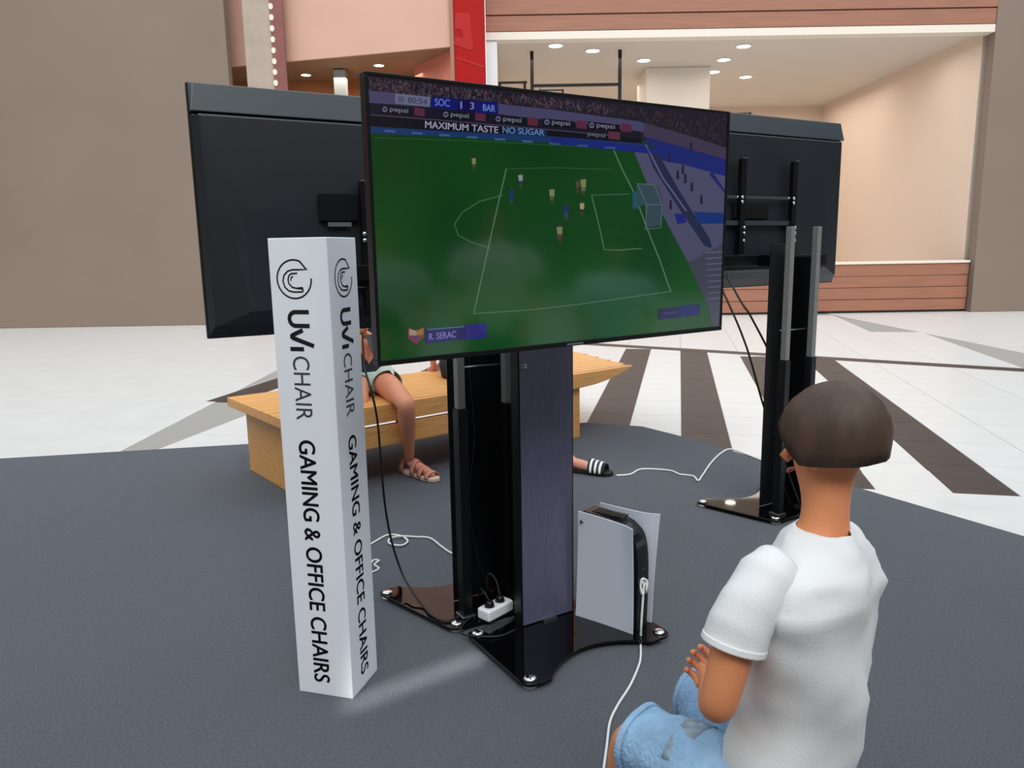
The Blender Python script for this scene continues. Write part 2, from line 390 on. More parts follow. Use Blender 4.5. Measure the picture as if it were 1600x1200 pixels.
MB().box((-.03, -.0048, -z+.003), (.03, -.004, -z+.009)).build('badge', M_steel, tv)
# picture on the screen: flat print in many colours, in the plane of the panel
RT = tv.rotation_euler.to_matrix(); TN = RT @ V((0, 1, 0))
def scr(px, py):
    d = ray(px, py); O = V((0, 0, H)); t = (TC-O).dot(TN)/d.dot(TN); q = RT.transposed() @ (O+d*t-TC); return q.x, q.z
XL, XR, ZT, ZB = -x+.009, x-.009, z-.009, -z+.014
class Pic:
    def __init__(s): s.v = []; s.f = []; s.c = []
    def poly(s, pts, rgb, layer, raw=False):
        k = len(s.v)
        for q in pts:
            a_, b_ = q if raw else scr(*q)
            s.v.append((min(max(a_, XL), XR), -.0004-.00022*layer, min(max(b_, ZB), ZT)))
        n = len(pts); s.f.append(tuple(range(k, k+n))); s.c.append(rgb)
    def line(s, pts, wd, rgb, layer):
        vs, fs = ribbon(pts, wd)
        for f in fs: s.poly([vs[i] for i in f], rgb, layer)
    def text(s, body, quad, rgb, layer, bold=True):
        vs, fs = text_mesh(body, bold); (x0, y0), (x1, y1), (x2, y2), (x3, y3) = quad  # TL TR BR BL
        w_ = []
        for u, v in vs:
            tx, ty = x0+(x1-x0)*u, y0+(y1-y0)*u; bx, by = x3+(x2-x3)*u, y3+(y2-y3)*u
            w_.append((bx+(tx-bx)*v, by+(ty-by)*v))
        for f in fs: s.poly([w_[i] for i in f], rgb, layer)
pc = Pic()
LT = lambda X, y0, y1, X0=580, X1=1138: y0+(y1-y0)*(X-X0)/(X1-X0)
# grass
NX, NZ = 44, 26
for i in range(NX):
    xa = XL+(XR-XL)*i/NX; xb = XL+(XR-XL)*(i+1)/NX
    for j in range(NZ):
        za = ZB+(ZT-ZB)*j/NZ; zc = ZB+(ZT-ZB)*(j+1)/NZ
        n_ = noise.noise(V((i*.11, j*.13, 2)))*10; q_ = i/NX; w_ = 1-j/NZ
        pc.poly([(xa, za), (xb, za), (xb, zc), (xa, zc)], (1+q_*10+w_*6+max(n_, 0), 50+n_+q_*8+w_*14, 9+q_*12+w_*12), 0, raw=True)
# stands and crowd
pc.poly([(560, 100), (1150, 160), (1150, 262), (1010, 222), (860, 196), (560, 178)], (30, 24, 38), 1)
for i in range(1500):
    X = random.uniform(574, 1139); t = (X-574)/565
    ytop = 118+t*66; ybot = (143+t*54) if X < 1005 else 199+(X-1005)*.33
    Y = random.uniform(ytop+1, ybot-4); r = random.random()
    c = random.choice([(58, 40, 52), (72, 58, 66), (46, 30, 48), (80, 40, 58), (60, 62, 66), (20, 16, 28), (24, 22, 34), (88, 74, 70), (40, 56, 60), (14, 12, 22)])
    if X > 950: c = tuple(v_*.55+10 for v_ in c)
    w_ = random.uniform(1, 2.6); h_ = random.uniform(2.5, 6)
    pc.poly([(X, Y), (X+w_, Y+.3), (X+w_+r*2-1, Y+h_), (X+r*2-1, Y+h_)], c, 2)
pc.poly([(570, 141), (700, 154), (860, 171), (1000, 190), (1010, 196), (1010, 208), (1000, 206), (860, 188), (700, 170), (570, 160)], (66, 62, 96), 3)
pc.poly([(1005, 192), (1070, 210), (1145, 232), (1145, 262), (1070, 236), (1005, 214)], (58, 50, 72), 3)
# advertising boards
pc.poly([(570, 160), (700, 170), (860, 187), (1000, 205), (1000, 222), (860, 206), (700, 192), (570, 182)], (18, 17, 34), 3)
pc.poly([(570, 179), (700, 189), (860, 203), (1000, 217), (1010, 240), (860, 214), (700, 207), (570, 200)], (8, 9, 18), 4)
pc.poly([(790, 197), (855, 203), (855, 214), (790, 209)], (14, 34, 70), 5)
pc.line([(572, 179), (700, 189), (860, 203), (960, 212)], 1.4, (70, 62, 84), 5)
for X, y_ in ((595, 165), (690, 173), (772, 180), (848, 185), (918, 190)):
    pc.poly([(X, y_), (X+50, y_+5), (X+50, y_+16), (X, y_+12)], (10, 9, 20), 5)
    pc.text('pepsi', [(X+14, y_+2), (X+42, y_+5), (X+42, y_+14), (X+14, y_+11)], (104, 104, 122), 6)
    pc.poly([(X+2+4.5*cos(k*pi/5)+4, y_+6+4.5*sin(k*pi/5)) for k in range(10)], (92, 92, 112), 6)
    pc.poly([(X+6+3.5*cos(k*pi/4), y_+6+1.6*sin(k*pi/4)) for k in range(8)], (30, 30, 80), 7)
    pc.poly([(X+52, y_+3), (X+68, y_+5), (X+68, y_+17), (X+52, y_+15)], (84, 34, 56), 6)
pc.text('pepsi', [(918, 206), (945, 209), (945, 217), (918, 214)], (90, 90, 104), 6)
pc.poly([(950, 205), (968, 207), (968, 219), (950, 217)], (84, 40, 52), 6)
pc.text("MAXIMUM TASTE", [(664, 189), (778, 198), (778, 208), (664, 200)], (140, 138, 160), 6)
pc.text("NO SUGAR", [(785, 198), (850, 203), (850, 212), (785, 208)], (86, 116, 156), 6)
pc.poly([(570, 197), (700, 205), (860, 213), (1000, 224), (1040, 240), (880, 224), (700, 214), (570, 208)], (20, 48, 96), 5)
pc.poly([(860, 214), (1005, 228), (1045, 243), (940, 233), (860, 224)], (20, 34, 110), 6)
for k in range(9):
    X = 600+k*43; Y = 204+(X-600)*.075; pc.poly([(X, Y-1), (X+17, Y), (X+17, Y+3), (X, Y+2)], (58, 88, 130), 6)
# side apron and dugout at right
pc.poly([(990, 236), (1145, 262), (1145, 520), (1112, 520), (1106, 480), (1075, 410), (1040, 345), (1012, 290)], (72, 72, 100), 3)
pc.poly([(1075, 410), (1145, 380), (1145, 520), (1112, 520), (1106, 480)], (60, 62, 78), 4)
pc.poly([(1008, 214), (1060, 228), (1145, 250), (1145, 276), (1070, 258), (1030, 250), (1010, 238)], (22, 34, 104), 4)
pc.line([(1110, 270), (1138, 300)], 7, (28, 36, 96), 5)
pc.poly([(1003, 218), (1018, 222), (1062, 300), (1108, 372), (1112, 388), (1100, 384), (1062, 328), (1020, 262)], (30, 38, 66), 5)
pc.line([(1008, 226), (1035, 278), (1072, 330)], 2.5, (86, 88, 120), 6)
pc.poly([(1084, 331), (1136, 333), (1136, 349), (1090, 350)], (16, 46, 108), 5)
pc.poly([(1053, 334), (1068, 334), (1072, 348), (1058, 350)], (26, 34, 110), 6)
for X, Y in ((1045, 240), (1058, 266), (1070, 272), (1080, 285), (1095, 305), (1066, 258), (1047, 313), (1079, 222)):
    pc.poly([(X-1.5, Y), (X+2, Y), (X+2.5, Y+14), (X-2, Y+14)], (30, 28, 56), 6)
for k in range(9):
    Y = 395+k*9; pc.line([(1102+k*.6, Y), (1131, Y-2)], 2, (86, 88, 104), 5)
# pitch lines
LC = (76, 104, 82)
pc.line([(790, 264), (870, 262), (955, 265)], 1.4, (38, 78, 52), 2)
pc.line([(791, 263), (780, 310), (762, 390), (740, 490)], 2, LC, 2)
pc.line([(740, 490), (830, 484), (900, 476), (1000, 462), (1050, 455)], 1.6, (70, 98, 76), 2)
pc.line([(958, 233), (972, 265), (990, 300), (1008, 350), (1030, 405), (1048, 456)], 2, (80, 108, 88), 2)
pc.line([(924, 305), (934, 345), (944, 390), (965, 391), (1003, 388)], 1.8, (74, 102, 82), 2)
pc.line([(924, 305), (984, 303)], 1.5, (60, 90, 74), 2)
pc.line([(785, 305), (748, 315), (722, 332), (710, 350), (716, 368), (735, 378), (766, 388)], 1.6, (62, 96, 70), 2)
pc.line([(585, 215), (760, 221), (955, 232)], 1.2, (30, 80, 50), 2)
# goal
pc.poly([(995, 287), (1028, 290), (1036, 318), (1032, 352), (1010, 356), (1007, 320), (990, 325)], (48, 68, 78), 4)
for ln in ([(995, 287), (1010, 320), (1008, 358)], [(995, 287), (1022, 289), (1034, 320), (1032, 356), (1008, 358)], [(1010, 320), (1034, 320)]): pc.line(ln, 1.3, (84, 98, 106), 5)
pc.poly([(988, 300), (996, 300), (996, 326), (988, 326)], (30, 78, 92), 5)
# players
def player(X, Y, shirt, short, h_=22):
    w_ = h_*.105
    pc.poly([(X-w_*.7, Y-h_*.28), (X+w_*.7, Y-h_*.28), (X+w_*.5, Y), (X+w_*.1, Y), (X, Y-h_*.2), (X-w_*.4, Y)], (70, 58, 44), 4)
    pc.poly([(X-w_, Y-h_*.48), (X+w_, Y-h_*.48), (X+w_*1.1, Y-h_*.26), (X-w_*1.1, Y-h_*.26)], short, 5)
    pc.poly([(X-w_*1.5, Y-h_*.84), (X+w_*1.4, Y-h_*.86), (X+w_*1.2, Y-h_*.46), (X-w_*1.1, Y-h_*.46)], shirt, 5)
    pc.poly([(X+w_*.7*cos(k*pi/4), Y-h_*.92+h_*.08*sin(k*pi/4)) for k in range(8)], (64, 48, 40), 5)
YS, BS, WS = (116, 120, 78), (28, 44, 90), (128, 134, 138)
for a_ in ((740, 267, YS, (60, 70, 50), 23), (813, 294, WS, (40, 44, 70), 24), (799, 321, BS, BS, 28), (862, 320, YS, (70, 76, 50), 28), (884, 345, BS, (40, 60, 110), 28),
           (911, 306, YS, (96, 92, 60), 30), (909, 338, (150, 140, 100), (60, 40, 40), 24), (874, 380, YS, (90, 50, 44), 30), (902, 303, (70, 70, 50), (50, 56, 40), 22)): player(*a_)
# score graphics
pc.poly([(617, 146), (672, 152), (671, 167), (617, 162)], (96, 98, 124), 6)
pc.text('H1', [(622, 150), (630, 151), (630, 161), (622, 160)], (40, 46, 84), 7)
pc.text('80:54', [(637, 152), (667, 155), (666, 164), (637, 161)], (58, 60, 92), 7)
pc.poly([(673, 151), (778, 160), (778, 179), (672, 168)], (10, 18, 96), 6)
pc.poly([(716, 156), (742, 158), (742, 175), (715, 172)], (8, 8, 62), 7)
pc.text('SOC', [(679, 154), (702, 156), (702, 167), (679, 165)], (84, 108, 190), 8)
pc.text('1', [(719, 159), (721, 159), (721, 170), (719, 170)], (110, 110, 180), 8)
pc.text('3', [(734, 160), (740, 160), (740, 171), (734, 171)], (120, 110, 170), 8)
pc.text('BAR', [(754, 163), (773, 165), (773, 175), (754, 173)], (96, 120, 190), 8)
# player name tags
pc.poly([(664, 514), (730, 508), (760, 506), (760, 528), (730, 530), (664, 537)], (22, 24, 86), 5)
pc.poly([(728, 507), (760, 505), (760, 528), (728, 531)], (32, 34, 110), 6)
pc.line([(667, 515), (725, 510)], 1.6, (66, 110, 130), 7)
pc.text('R. SERAC', [(670, 521), (712, 517), (712, 527), (670, 531)], (120, 108, 170), 7)
pc.poly([(637, 512), (650, 516), (662, 511), (662, 526), (650, 538), (637, 528)], (110, 54, 64), 5)
pc.poly([(639, 514), (650, 517), (650, 524), (639, 524)], (150, 130, 120), 6); pc.poly([(650, 517), (661, 513), (661, 523), (650, 524)], (140, 104, 52), 6)
pc.poly([(644, 525), (655, 524), (650, 533)], (70, 60, 110), 6)
pc.poly([(1027, 483), (1092, 476), (1093, 492), (1028, 500)], (20, 22, 70), 5)
pc.poly([(1062, 478), (1093, 475), (1093, 491), (1062, 495)], (24, 30, 96), 6)
pc.line([(1036, 490), (1059, 487)], 3, (50, 50, 100), 7)
me = D.meshes.new('screen_image'); me.from_pydata(pc.v, [], pc.f)
at_ = me.color_attributes.new('tint', 'FLOAT_COLOR', 'CORNER'); k = 0
for f, c in zip(me.polygons, pc.c):
    lc = lin([min(max(v_, 0), 255) for v_ in c])
    for li in f.loop_indices: at_.data[li].color = (*lc, 1)
me.update()
ms = D.materials.new('lit_screen'); ms.use_nodes = True; N = ms.node_tree.nodes; bs = N['Principled BSDF']
bs.inputs['Base Color'].default_value = (.002, .002, .003, 1); bs.inputs['Roughness'].default_value = .1; bs.inputs['Specular IOR Level'].default_value = .9
an = N.new('ShaderNodeAttribute'); an.attribute_name = 'tint'
ms.node_tree.links.new(an.outputs['Color'], bs.inputs['Emission Color']); bs.inputs['Emission Strength'].default_value = .64
link('screen_image', me, ms, tv)

# ------------------------------------------------------------------ television stands
def round_poly(pts, r=.03, n=5):
    out = []; m = len(pts)
    for i in range(m):
        p = V((*pts[i][:2], 0)); rr = pts[i][2] if len(pts[i]) > 2 else r
        if rr == 0: out.append((p.x, p.y)); continue
        a = (V((*pts[i-1][:2], 0))-p).normalized()*rr; b = (V((*pts[(i+1) % m][:2], 0))-p).normalized()*rr
        for k in range(n+1):
            t = k/n; q = (p+a)*(1-t)**2+p*2*t*(1-t)+(p+b)*t*t; out.append((q.x, q.y))
    return out
def foot_pad(x, y, parent):
    MB().lathe([(.001, 0), (.024, 0), (.026, .004), (.026, .012), (.02, .016), (.001, .016)], 20).build('foot', M_chrome, parent, loc=(x, y, .0))
    MB().lathe([(.001, .026), (.021, .026), (.023, .029), (.019, .034), (.008, .037), (.001, .037)], 20).build('foot_cap', M_chrome, parent, loc=(x, y, 0))
def base_plate(parent, hw=.32, fv=-.335, bv=.14, dip=.115):
    # local: x across, -y to the front; the front edge is concave between two rounded corners
    front = [(-hw+.10+(2*hw-.2)*t, fv+dip*sin(pi*t)**.8, 0) for t in [i/14 for i in range(15)]]
    pts = [(-hw, bv, .03), (-hw, fv, .045)]+[(-hw+.10, fv, 0)]+front[1:-1]+[(hw-.10, fv, 0)]+[(hw, fv, .045), (hw, bv, .03)]
    MB().prism(round_poly(pts), .016, .026).build('glass_base', M_glass, parent, bevel=.0015)
    for sx in (-1, 1):
        foot_pad(sx*(hw-.035), fv+.035, parent); foot_pad(sx*(hw-.035), bv-.03, parent)
# the stand under the football screen: its smoked cover faces us
st = empty('television_stand', (.1215, 2.675, 0), TY-.02, 'black television stand with a smoked purple-grey front cover and glass base, under the lit screen', 'stand')
base_plate(st, .315, -.345, .075, .10)
PW = .118
MB().box((-PW+.006, -.006, .03), (PW-.006, 0, 1.42)).build('front_cover', M_cover, st, bevel=.001)
mb = MB().box((-PW, 0, .026), (-PW+.006, .05, 1.42)).box((PW-.006, -.004, .026), (PW, .05, 1.42)).box((-PW, .046, .026), (PW, .05, 1.2)); mb.build('pole', M_blackm, st, bevel=.001)
for sx in (-1, 1):
    MB().box((sx*.085-.018, .006, .027), (sx*.085+.018, .042, 1.5)).build('post', M_blackm, st, bevel=.003)
MB().lathe([(.001, 0), (.012, 0), (.012, .004), (.001, .005)], 18).build('cover_cap', M_steel, st, loc=(-.096, -.006, 1.005), rot=(pi/2, 0, 0))
MB().box((-.2, -.30, 1.36), (.2, .0, 1.40)).box((-.16, -.345, 1.28), (-.12, -.30, 1.68)).box((.12, -.345, 1.28), (.16, -.30, 1.68)).build('mount_bracket', M_blackm, st, bevel=.003)
MB().box((-.03, -.02, .026), (.03, .0, .034)).build('base_clip', M_steel, st)

def rear_stand(loc, rz, lab, tvo, ztv):
    s = empty('television_stand', loc, rz, lab, 'stand')
    # local +y is the front of this stand (away from the camera): reuse the plate turned round
    h = .315; fv, bv = .43, -.03
    front = [(h-.10-(2*h-.2)*i/14, fv-.11*sin(pi*i/14)**.8, 0) for i in range(15)]
    hb = .19
    pts = [(hb, bv, .03), (h, fv, .045), (h-.1, fv, 0)]+front[1:-1]+[(-h+.1, fv, 0), (-h, fv, .045), (-hb, bv, .03)]
    MB().prism(round_poly(pts), .016, .026).build('glass_base', M_glass, s, bevel=.0015)
    for sx in (-1, 1):
        foot_pad(sx*(h-.035), fv-.035, s); foot_pad(sx*(hb-.03), bv+.034, s)
    y0 = .02
    for sx in (-1, 1):
        x0 = sx*.100
        MB().box((x0-.019, y0, .026), (x0+.019, y0+.045, .84)).build('post', M_blackm, s, bevel=.002)
        MB().box((x0-.015, y0+.005, .84), (x0+.015, y0+.038, 1.50)).build('inner_tube', M_tube, s, bevel=.002)
        if sx > 0: MB().box((x0-.008, y0+.045, .03), (x0+.02, y0+.15, 1.35)).build('side_flange', M_blackm, s)
        MB().box((x0-.028, y0-.01, .026), (x0+.028, y0+.055, .036)).build('post_shoe', M_steel, s, bevel=.002)
    MB().box((-.085, y0+.15, .03), (.115, y0+.156, 1.42)).build('front_cover', M_cover_in, s, bevel=.001)
    MB().tube([(-.1, y0+.06, .985), (.1, y0+.05, .985)], .004, 8).build('cross_rod', M_steel, s)
    MB().tube(spline([(-.02, y0+.08, 1.3), (-.015, y0+.1, 1.0), (.0, y0+.1, .7), (-.03, y0+.1, .45), (.0, y0+.09, .2), (.05, y0+.06, .04)]), .003, 6).build('cable', M_cableb, s)
    return s
E2 = V((cos(TY-.02), sin(TY-.02), 0)); N2 = V((-E2.y, E2.x, 0))
s2loc = V((-.085, 2.725, 0))
rear_stand(s2loc, TY-.02, 'black television stand seen from behind with two grey steel uprights, touching the lit screen stand', None, 0)
s3loc = s2loc+V((1.57, 1.06, 0))
s3 = rear_stand(s3loc, TY-.02, 'black television stand at the right edge, only a glass base corner showing on the carpet', None, 0)

def back_tv(name, c, yaw, zb_, hh, lab, bracket_x, bay=True):
    t = empty(name, (c[0], c[1], 0), yaw, lab, 'television'); wd = hh*16/9; x = wd/2; z0, z1 = zb_, zb_+hh
    MB().box((-x, .02, z0), (x, .045, z1)).build('screen_panel', M_black, t, bevel=.004)
    # thin upper back and thicker lower housing with a seam between
    zs = z1-.108
    mb = MB(); mb.add([(-x+.004, .02, zs+.004), (x-.004, .02, zs+.004), (x-.004, .02, z1-.003), (-x+.004, .02, z1-.003), (-x+.004, -.012, zs+.004), (x-.004, -.012, zs+.004), (x-.02, .008, z1-.003), (-x+.02, .008, z1-.003)],
                      [(4, 5, 6, 7), (0, 1, 5, 4), (1, 2, 6, 5), (2, 3, 7, 6), (3, 0, 4, 7), (0, 3, 2, 1)])
    mb.build('upper_shell', M_tvback, t, bevel=.004)
    mb = MB(); ym = -.045
    mb.add([(-x+.004, .02, z0+.003), (x-.004, .02, z0+.003), (x-.004, .02, zs-.002), (-x+.004, .02, zs-.002),
            (-x+.03, -.02, z0+.05), (x-.03, -.02, z0+.05), (x-.03, -.016, zs-.002), (-x+.03, -.016, zs-.002),
            (-x+.16, ym, z0+.10), (x-.16, ym, z0+.10), (x-.16, ym+.012, zs-.34), (-x+.16, ym+.012, zs-.34)],
           [(8, 9, 10, 11), (4, 5, 9, 8), (5, 6, 10, 9), (6, 7, 11, 10), (7, 4, 8, 11), (0, 1, 5, 4), (1, 2, 6, 5), (2, 3, 7, 6), (3, 0, 4, 7), (0, 3, 2, 1)])
    mb.build('housing', mat('tv_back_dark', (24, 29, 35), .36, spec=.55, var=.08, scale=3), t, bevel=.006)
    return t, zs
def back_tv_bits(t, bay, label_, rail):
    yb = -.05
    if bay:
        (xa, za), (xb, zb_) = bay
        MB().box((xa, yb-.006, za), (xb, yb+.012, zb_)).build('connector_bay', mat('matt_black', (7, 8, 10), .85, spec=.2), t, bevel=.004)
    if label_:
        (xa, za), (xb, zb_) = label_
        MB().box((xa, yb-.008, za), (xb, yb-.004, zb_)).build('sticker', mat('grey_sticker', (84, 88, 92), .5), t)
    for r in rail:
        x0, za, zb_ = r
        e = MB().box((x0-.018, yb-.035, za), (x0+.018, yb-.006, zb_)).build('mount_rail', M_blackm, t, bevel=.002)
        MB().box((x0-.016, yb-.04, zb_), (x0+.016, yb-.004, zb_+.007)).build('rail_clip', M_steel, e)
        for dz in (.20, .225, .36, .39, .43):
            if dz < zb_-za:
                M_ = Matrix.Translation((x0+(.01 if dz > .3 else -.012), yb-.036, zb_-dz)) @ Matrix.Rotation(pi/2, 4, 'X')
                MB().lathe([(.001, 0), (.009, 0), (.009, .006), (.004, .009), (.001, .009)], 12, M_).build('bolt', M_chrome, e)
    MB().box((-.55, yb-.03, 1.27), (.45, yb-.008, 1.275)).build('cross_rod', M_steel, t)
    MB().box((-.45, yb-.06, 1.30), (.45, yb-.03, 1.36)).box((.05, yb-.30, 1.30), (.30, yb-.05, 1.36)).build('mount_arm', M_blackm, t, bevel=.002)
ya2 = atan2(.49, .87)
T2, zs2 = back_tv('television', (-.42, 3.215), ya2, 1.098, .92, 'dark back of a large television on the left, behind the white advertising column', 0)
def loc2(t, px, py, yoff=-.05):
    R = t.rotation_euler.to_matrix(); n = R @ V((0, 1, 0)); P0 = V(t.location)+n*yoff
    d = ray(px, py); O = V((0, 0, H)); k = (P0-O).dot(n)/d.dot(n); q = R.transposed() @ (O+d*k-V(t.location)); return q.x, q.z
A = loc2(T2, 500, 346); B = loc2(T2, 558, 303); C_ = loc2(T2, 512, 354); D_ = loc2(T2, 548, 347.5); E_ = loc2(T2, 569, 284, -.08)
back_tv_bits(T2, (A, B), (C_, D_), [(E_[0], E_[1]-.5, E_[1]), (E_[0]+.42, E_[1]-.5, E_[1])])
T3, zs3 = back_tv('television', (1.27, 4.27), ya2, 1.18, .94, 'dark back of a television at the right edge of the photo, past the lit screen', 0)
E_ = loc2(T3, 1163, 248, -.08)
back_tv_bits(T3, (loc2(T3, 1146, 342), loc2(T3, 1200, 322)), None, [(E_[0], E_[1]-.5, E_[1]), (E_[0]+.4, E_[1]-.5, E_[1])])
a_ = loc2(T3, 1100, 309); b_ = loc2(T3, 1240, 305)
MB().box((a_[0], -.075, a_[1]), (b_[0], -.06, a_[1]+.014)).build('silver_bar', M_chrome, T3)
a_ = loc2(T3, 1100, 352); b_ = loc2(T3, 1240, 344)
MB().box((a_[0], -.07, a_[1]), (b_[0], -.05, a_[1]+.025)).build('grey_strip', M_tvback, T3)

# ------------------------------------------------------------------ game console on the glass base
pa, pb = V((.2494-.2421*cos(.7988), 2.7216+.2421*sin(.7988), 0)), V((.2494+.2421*cos(.7988), 2.7216-.2421*sin(.7988), 0))
pc0 = V((.236, 2.745, 0)); cy = -.6836
# measured corners of the near side panel
pA_, pB_ = G(901, 960, .027), G(990, 990, .027); dv = pB_-pA_; cyaw = atan2(dv.y, dv.x)
gc_ = empty('game_console', (pA_.x, pA_.y, .0265), cyaw, 'white upright game console with black core, standing on the glass base', 'game console')
LW, LH = dv.length, .425
def side_panel(y, bow, name, flip):
    nx, nz = 12, 16; g = []; th = .005
    for j in range(nz+1):
        for i in range(nx+1):
            u, v = i/nx, j/nz
            xx = u*LW*(1-.05*v)+.012*v+(0 if not flip else .02*v); zz = v*(LH-(.004+.016*u if not flip else .0))
            if flip: xx += .012*u
            yy = y+bow*(4*(u-.5)**2*.35+.65*(2*v-1)**2*.6)+(bow*1.2*max(0, u-.8)*4*v)
            g.append(V((xx, yy, zz)))
    k = (nx+1)*(nz+1); sg = 1 if bow > 0 else -1
    vs = g+[p+V((0, th if flip else -th, 0))*1 for p in g]; fs = []
    for j in range(nz):
        for i in range(nx):
            a = j*(nx+1)+i; fs += [(a, a+1, a+nx+2, a+nx+1), (a+k, a+nx+1+k, a+nx+2+k, a+1+k)]
    ring = [i for i in range(nx+1)]+[j*(nx+1)+nx for j in range(1, nz+1)]+[nz*(nx+1)+i for i in range(nx-1, -1, -1)]+[j*(nx+1) for j in range(nz-1, 0, -1)]
    for i in range(len(ring)): a, b = ring[i], ring[(i+1) % len(ring)]; fs.append((a, a+k, b+k, b))
    mb = MB(); mb.add(vs, fs, True); o = mb.build(name, M_ps, gc_); m_ = o.modifiers.new('e', 'EDGE_SPLIT'); m_.split_angle = radians(40); return o
side_panel(.006, -.012, 'side_panel', False)
side_panel(.100, .016, 'side_panel', True)
prof = [(.008, 0), (LW+.004, 0), (LW+.008, LH*.55), (LW-.004, LH*.80), (LW-.035, LH*.90), (LW-.09, LH*.955), (.02, LH*.985)]
pr = [(p.x, p.y) for p in spline([V((a, b, 0)) for a, b in prof[1:]], 4)]
pp = [prof[0]]+pr; mb = MB(); n = len(pp)
mb.add([(a, .012, b) for a, b in pp]+[(a, .094, b) for a, b in pp], [tuple(range(n)), tuple(range(2*n-1, n-1, -1))]+[(i, (i+1) % n, (i+1) % n+n, i+n) for i in range(n)])
mb.build('core', mat('console_black', (8, 8, 11), .22, spec=.5), gc_, bevel=.003)
mb = MB()
for i in range(12):
    xx = .05+i*.011; mb.box((xx, .03, LH*.962), (xx+.004, .08, LH*.985))
mb.build('vent_fins', M_black, gc_)
MB().box((LW+.004, .045, .20), (LW+.0085, .06, .206)).box((LW+.004, .045, .232), (LW+.0085, .06, .238)).build('port', M_steel, gc_)
MB().lathe([(.001, 0), (.007, 0), (.007, .0012), (.001, .0012)], 16).build('emblem', M_steel, gc_, loc=(.03, -.0125, LH-.04), rot=(pi/2, 0, 0))

# ------------------------------------------------------------------ cables, power strip
def cable(name, pts, r, m, lab, k=8):
    b = MB().tube(spline(pts, k), r, 8); o = b.build(name, m); return tag(o, lab, 'cable')
Rg = Matrix.Rotation(cyaw, 3, 'Z')
cl = lambda x, y, z: V(gc_.location)+Rg @ V((x, y, z))
P1, P2 = GY(1000, 908, cl(LW, .05, 0).y-.01), GY(1000, 924, cl(LW, .05, 0).y-.01)
kn = GY(1006, 916, 2.555)
cw = empty('usb_cable', (kn.x, kn.y, 0), 0, 'white charging cable running from the console down across the carpet to the bottom edge', 'cable')
def rel(p): return V(p)-V((kn.x, kn.y, 0))
pts = [P1+V((0, .0, .004)), P1+V((.02, -.01, -.004)), kn, GY(1004, 945, 2.54), GY(1002, 975, 2.53), GY(1001, 1000, 2.53), G(1001, 1024, .006), G(998, 1040, .005), G(985, 1070, .005), G(965, 1102, .005), G(953, 1128, .005), G(948, 1165, .005), G(942, 1210, .005)]
MB().tube([rel(p) for p in spline(pts, 8)], .0042, 8).build('cord', M_cable, cw)
pts = [P2+V((0, 0, .0)), P2+V((.02, -.01, .0)), GY(1010, 921, 2.55), GY(1011, 908, 2.56), GY(1003, 905, 2.555), GY(1001, 918, 2.55), GY(1005, 930, 2.54)]
MB().tube([rel(p) for p in spline(pts, 6)], .0042, 8).build('cord', M_cable, cw)
for P in (P1, P2):
    d = V((cos(cyaw), sin(cyaw), 0)); MB().tube([rel(P-d*.012), rel(P+d*.016+V((0, 0, -.003)))], .008, 10).build('plug', M_whiteplastic, cw)
cable('power_cable', [G(963, 743, .006), G(985, 741, .006), G(1003, 733, .006), G(1045, 735, .006), G(1062, 741, .006), G(1083, 744, .006), G(1091, 751, .006), G(1098, 742, .006), G(1112, 722, .006), G(1128, 707, .006), G(1143, 702, .006), G(1172, 712, .006), G(1230, 735, .006)], .006, M_cable,
      'white cable on the carpet leading right from the black slide sandal')
cable('power_cable', [G(560, 862, .006), G(588, 845, .006), G(606, 836, .006), G(625, 837, .006), G(637, 845, .006), G(628, 852, .010), G(610, 850, .010), G(608, 843, .006), G(622, 838, .014), G(650, 839, .006), G(672, 841, .006), G(690, 854, .006), G(705, 864, .006), G(722, 868, .006), G(745, 872, .006)], .0052, M_cable,
      'white cable with a small loop on the carpet left of the stands')
cable('power_cable', [G(575, 890, .005), G(583, 876, .005), G(592, 876, .02), G(585, 882, .02), G(592, 888, .005), G(582, 894, .005), G(566, 900, .005)], .005, M_cable,
      'short knotted end of white cable poking out from behind the advertising column')
cable('power_cable', [GY(566, 520, 3.0), GY(570, 575, 2.95), GY(580, 610, 2.9), GY(590, 660, 2.9), GY(597, 745, 2.92), GY(603, 800, 2.95), GY(613, 850, 2.96), GY(628, 895, 2.95), G(645, 925, .06), G(662, 948, .032), G(675, 962, .032), G(700, 970, .032), G(735, 955, .032)], .0045, M_cableb,
      'thin black cable hanging down beside the advertising column to the left glass base')
cable('power_cable', [GY(1120, 430, 4.1), GY(1131, 458, 4.05), GY(1150, 500, 4.0), GY(1162, 530, 3.98), GY(1172, 560, 3.96), GY(1195, 640, 3.94), GY(1225, 720, 3.92), G(1250, 790, .04)], .0055, M_cableb,
      'black cable drooping from the right television, the left one of two')
cable('power_cable', [GY(1135, 430, 4.1), GY(1147, 452, 4.05), GY(1160, 475, 4.0), GY(1175, 498, 3.98), GY(1210, 570, 3.96), GY(1245, 680, 3.92), G(1262, 795, .04)], .0055, M_cableb,
      'black cable drooping from the right television, the right one of two')
psA, psB = G(765, 973, .027), G(812, 948, .027); d = psB-psA
ps = empty('power_strip', (psA.x, psA.y, .0262), atan2(d.y, d.x), 'white power strip with black plugs lying on the glass base', 'power strip')
MB().box((-.005, -.002, 0), (.135, .062, .045)).build('body', M_whiteplastic, ps, bevel=.009, seg=3)
for i in range(2):
    xx = .032+i*.058
    MB().lathe([(.001, .0452), (.021, .0452), (.021, .0456), (.001, .0456)], 20).build('socket', mat('socket_grey', (150, 152, 152), .5), ps, loc=(xx, .03, 0))
    MB().lathe([(.001, .0457), (.018, .0457), (.018, .055), (.014, .066), (.006, .07), (.001, .07)], 16).build('plug', M_blackm, ps, loc=(xx, .03, 0))
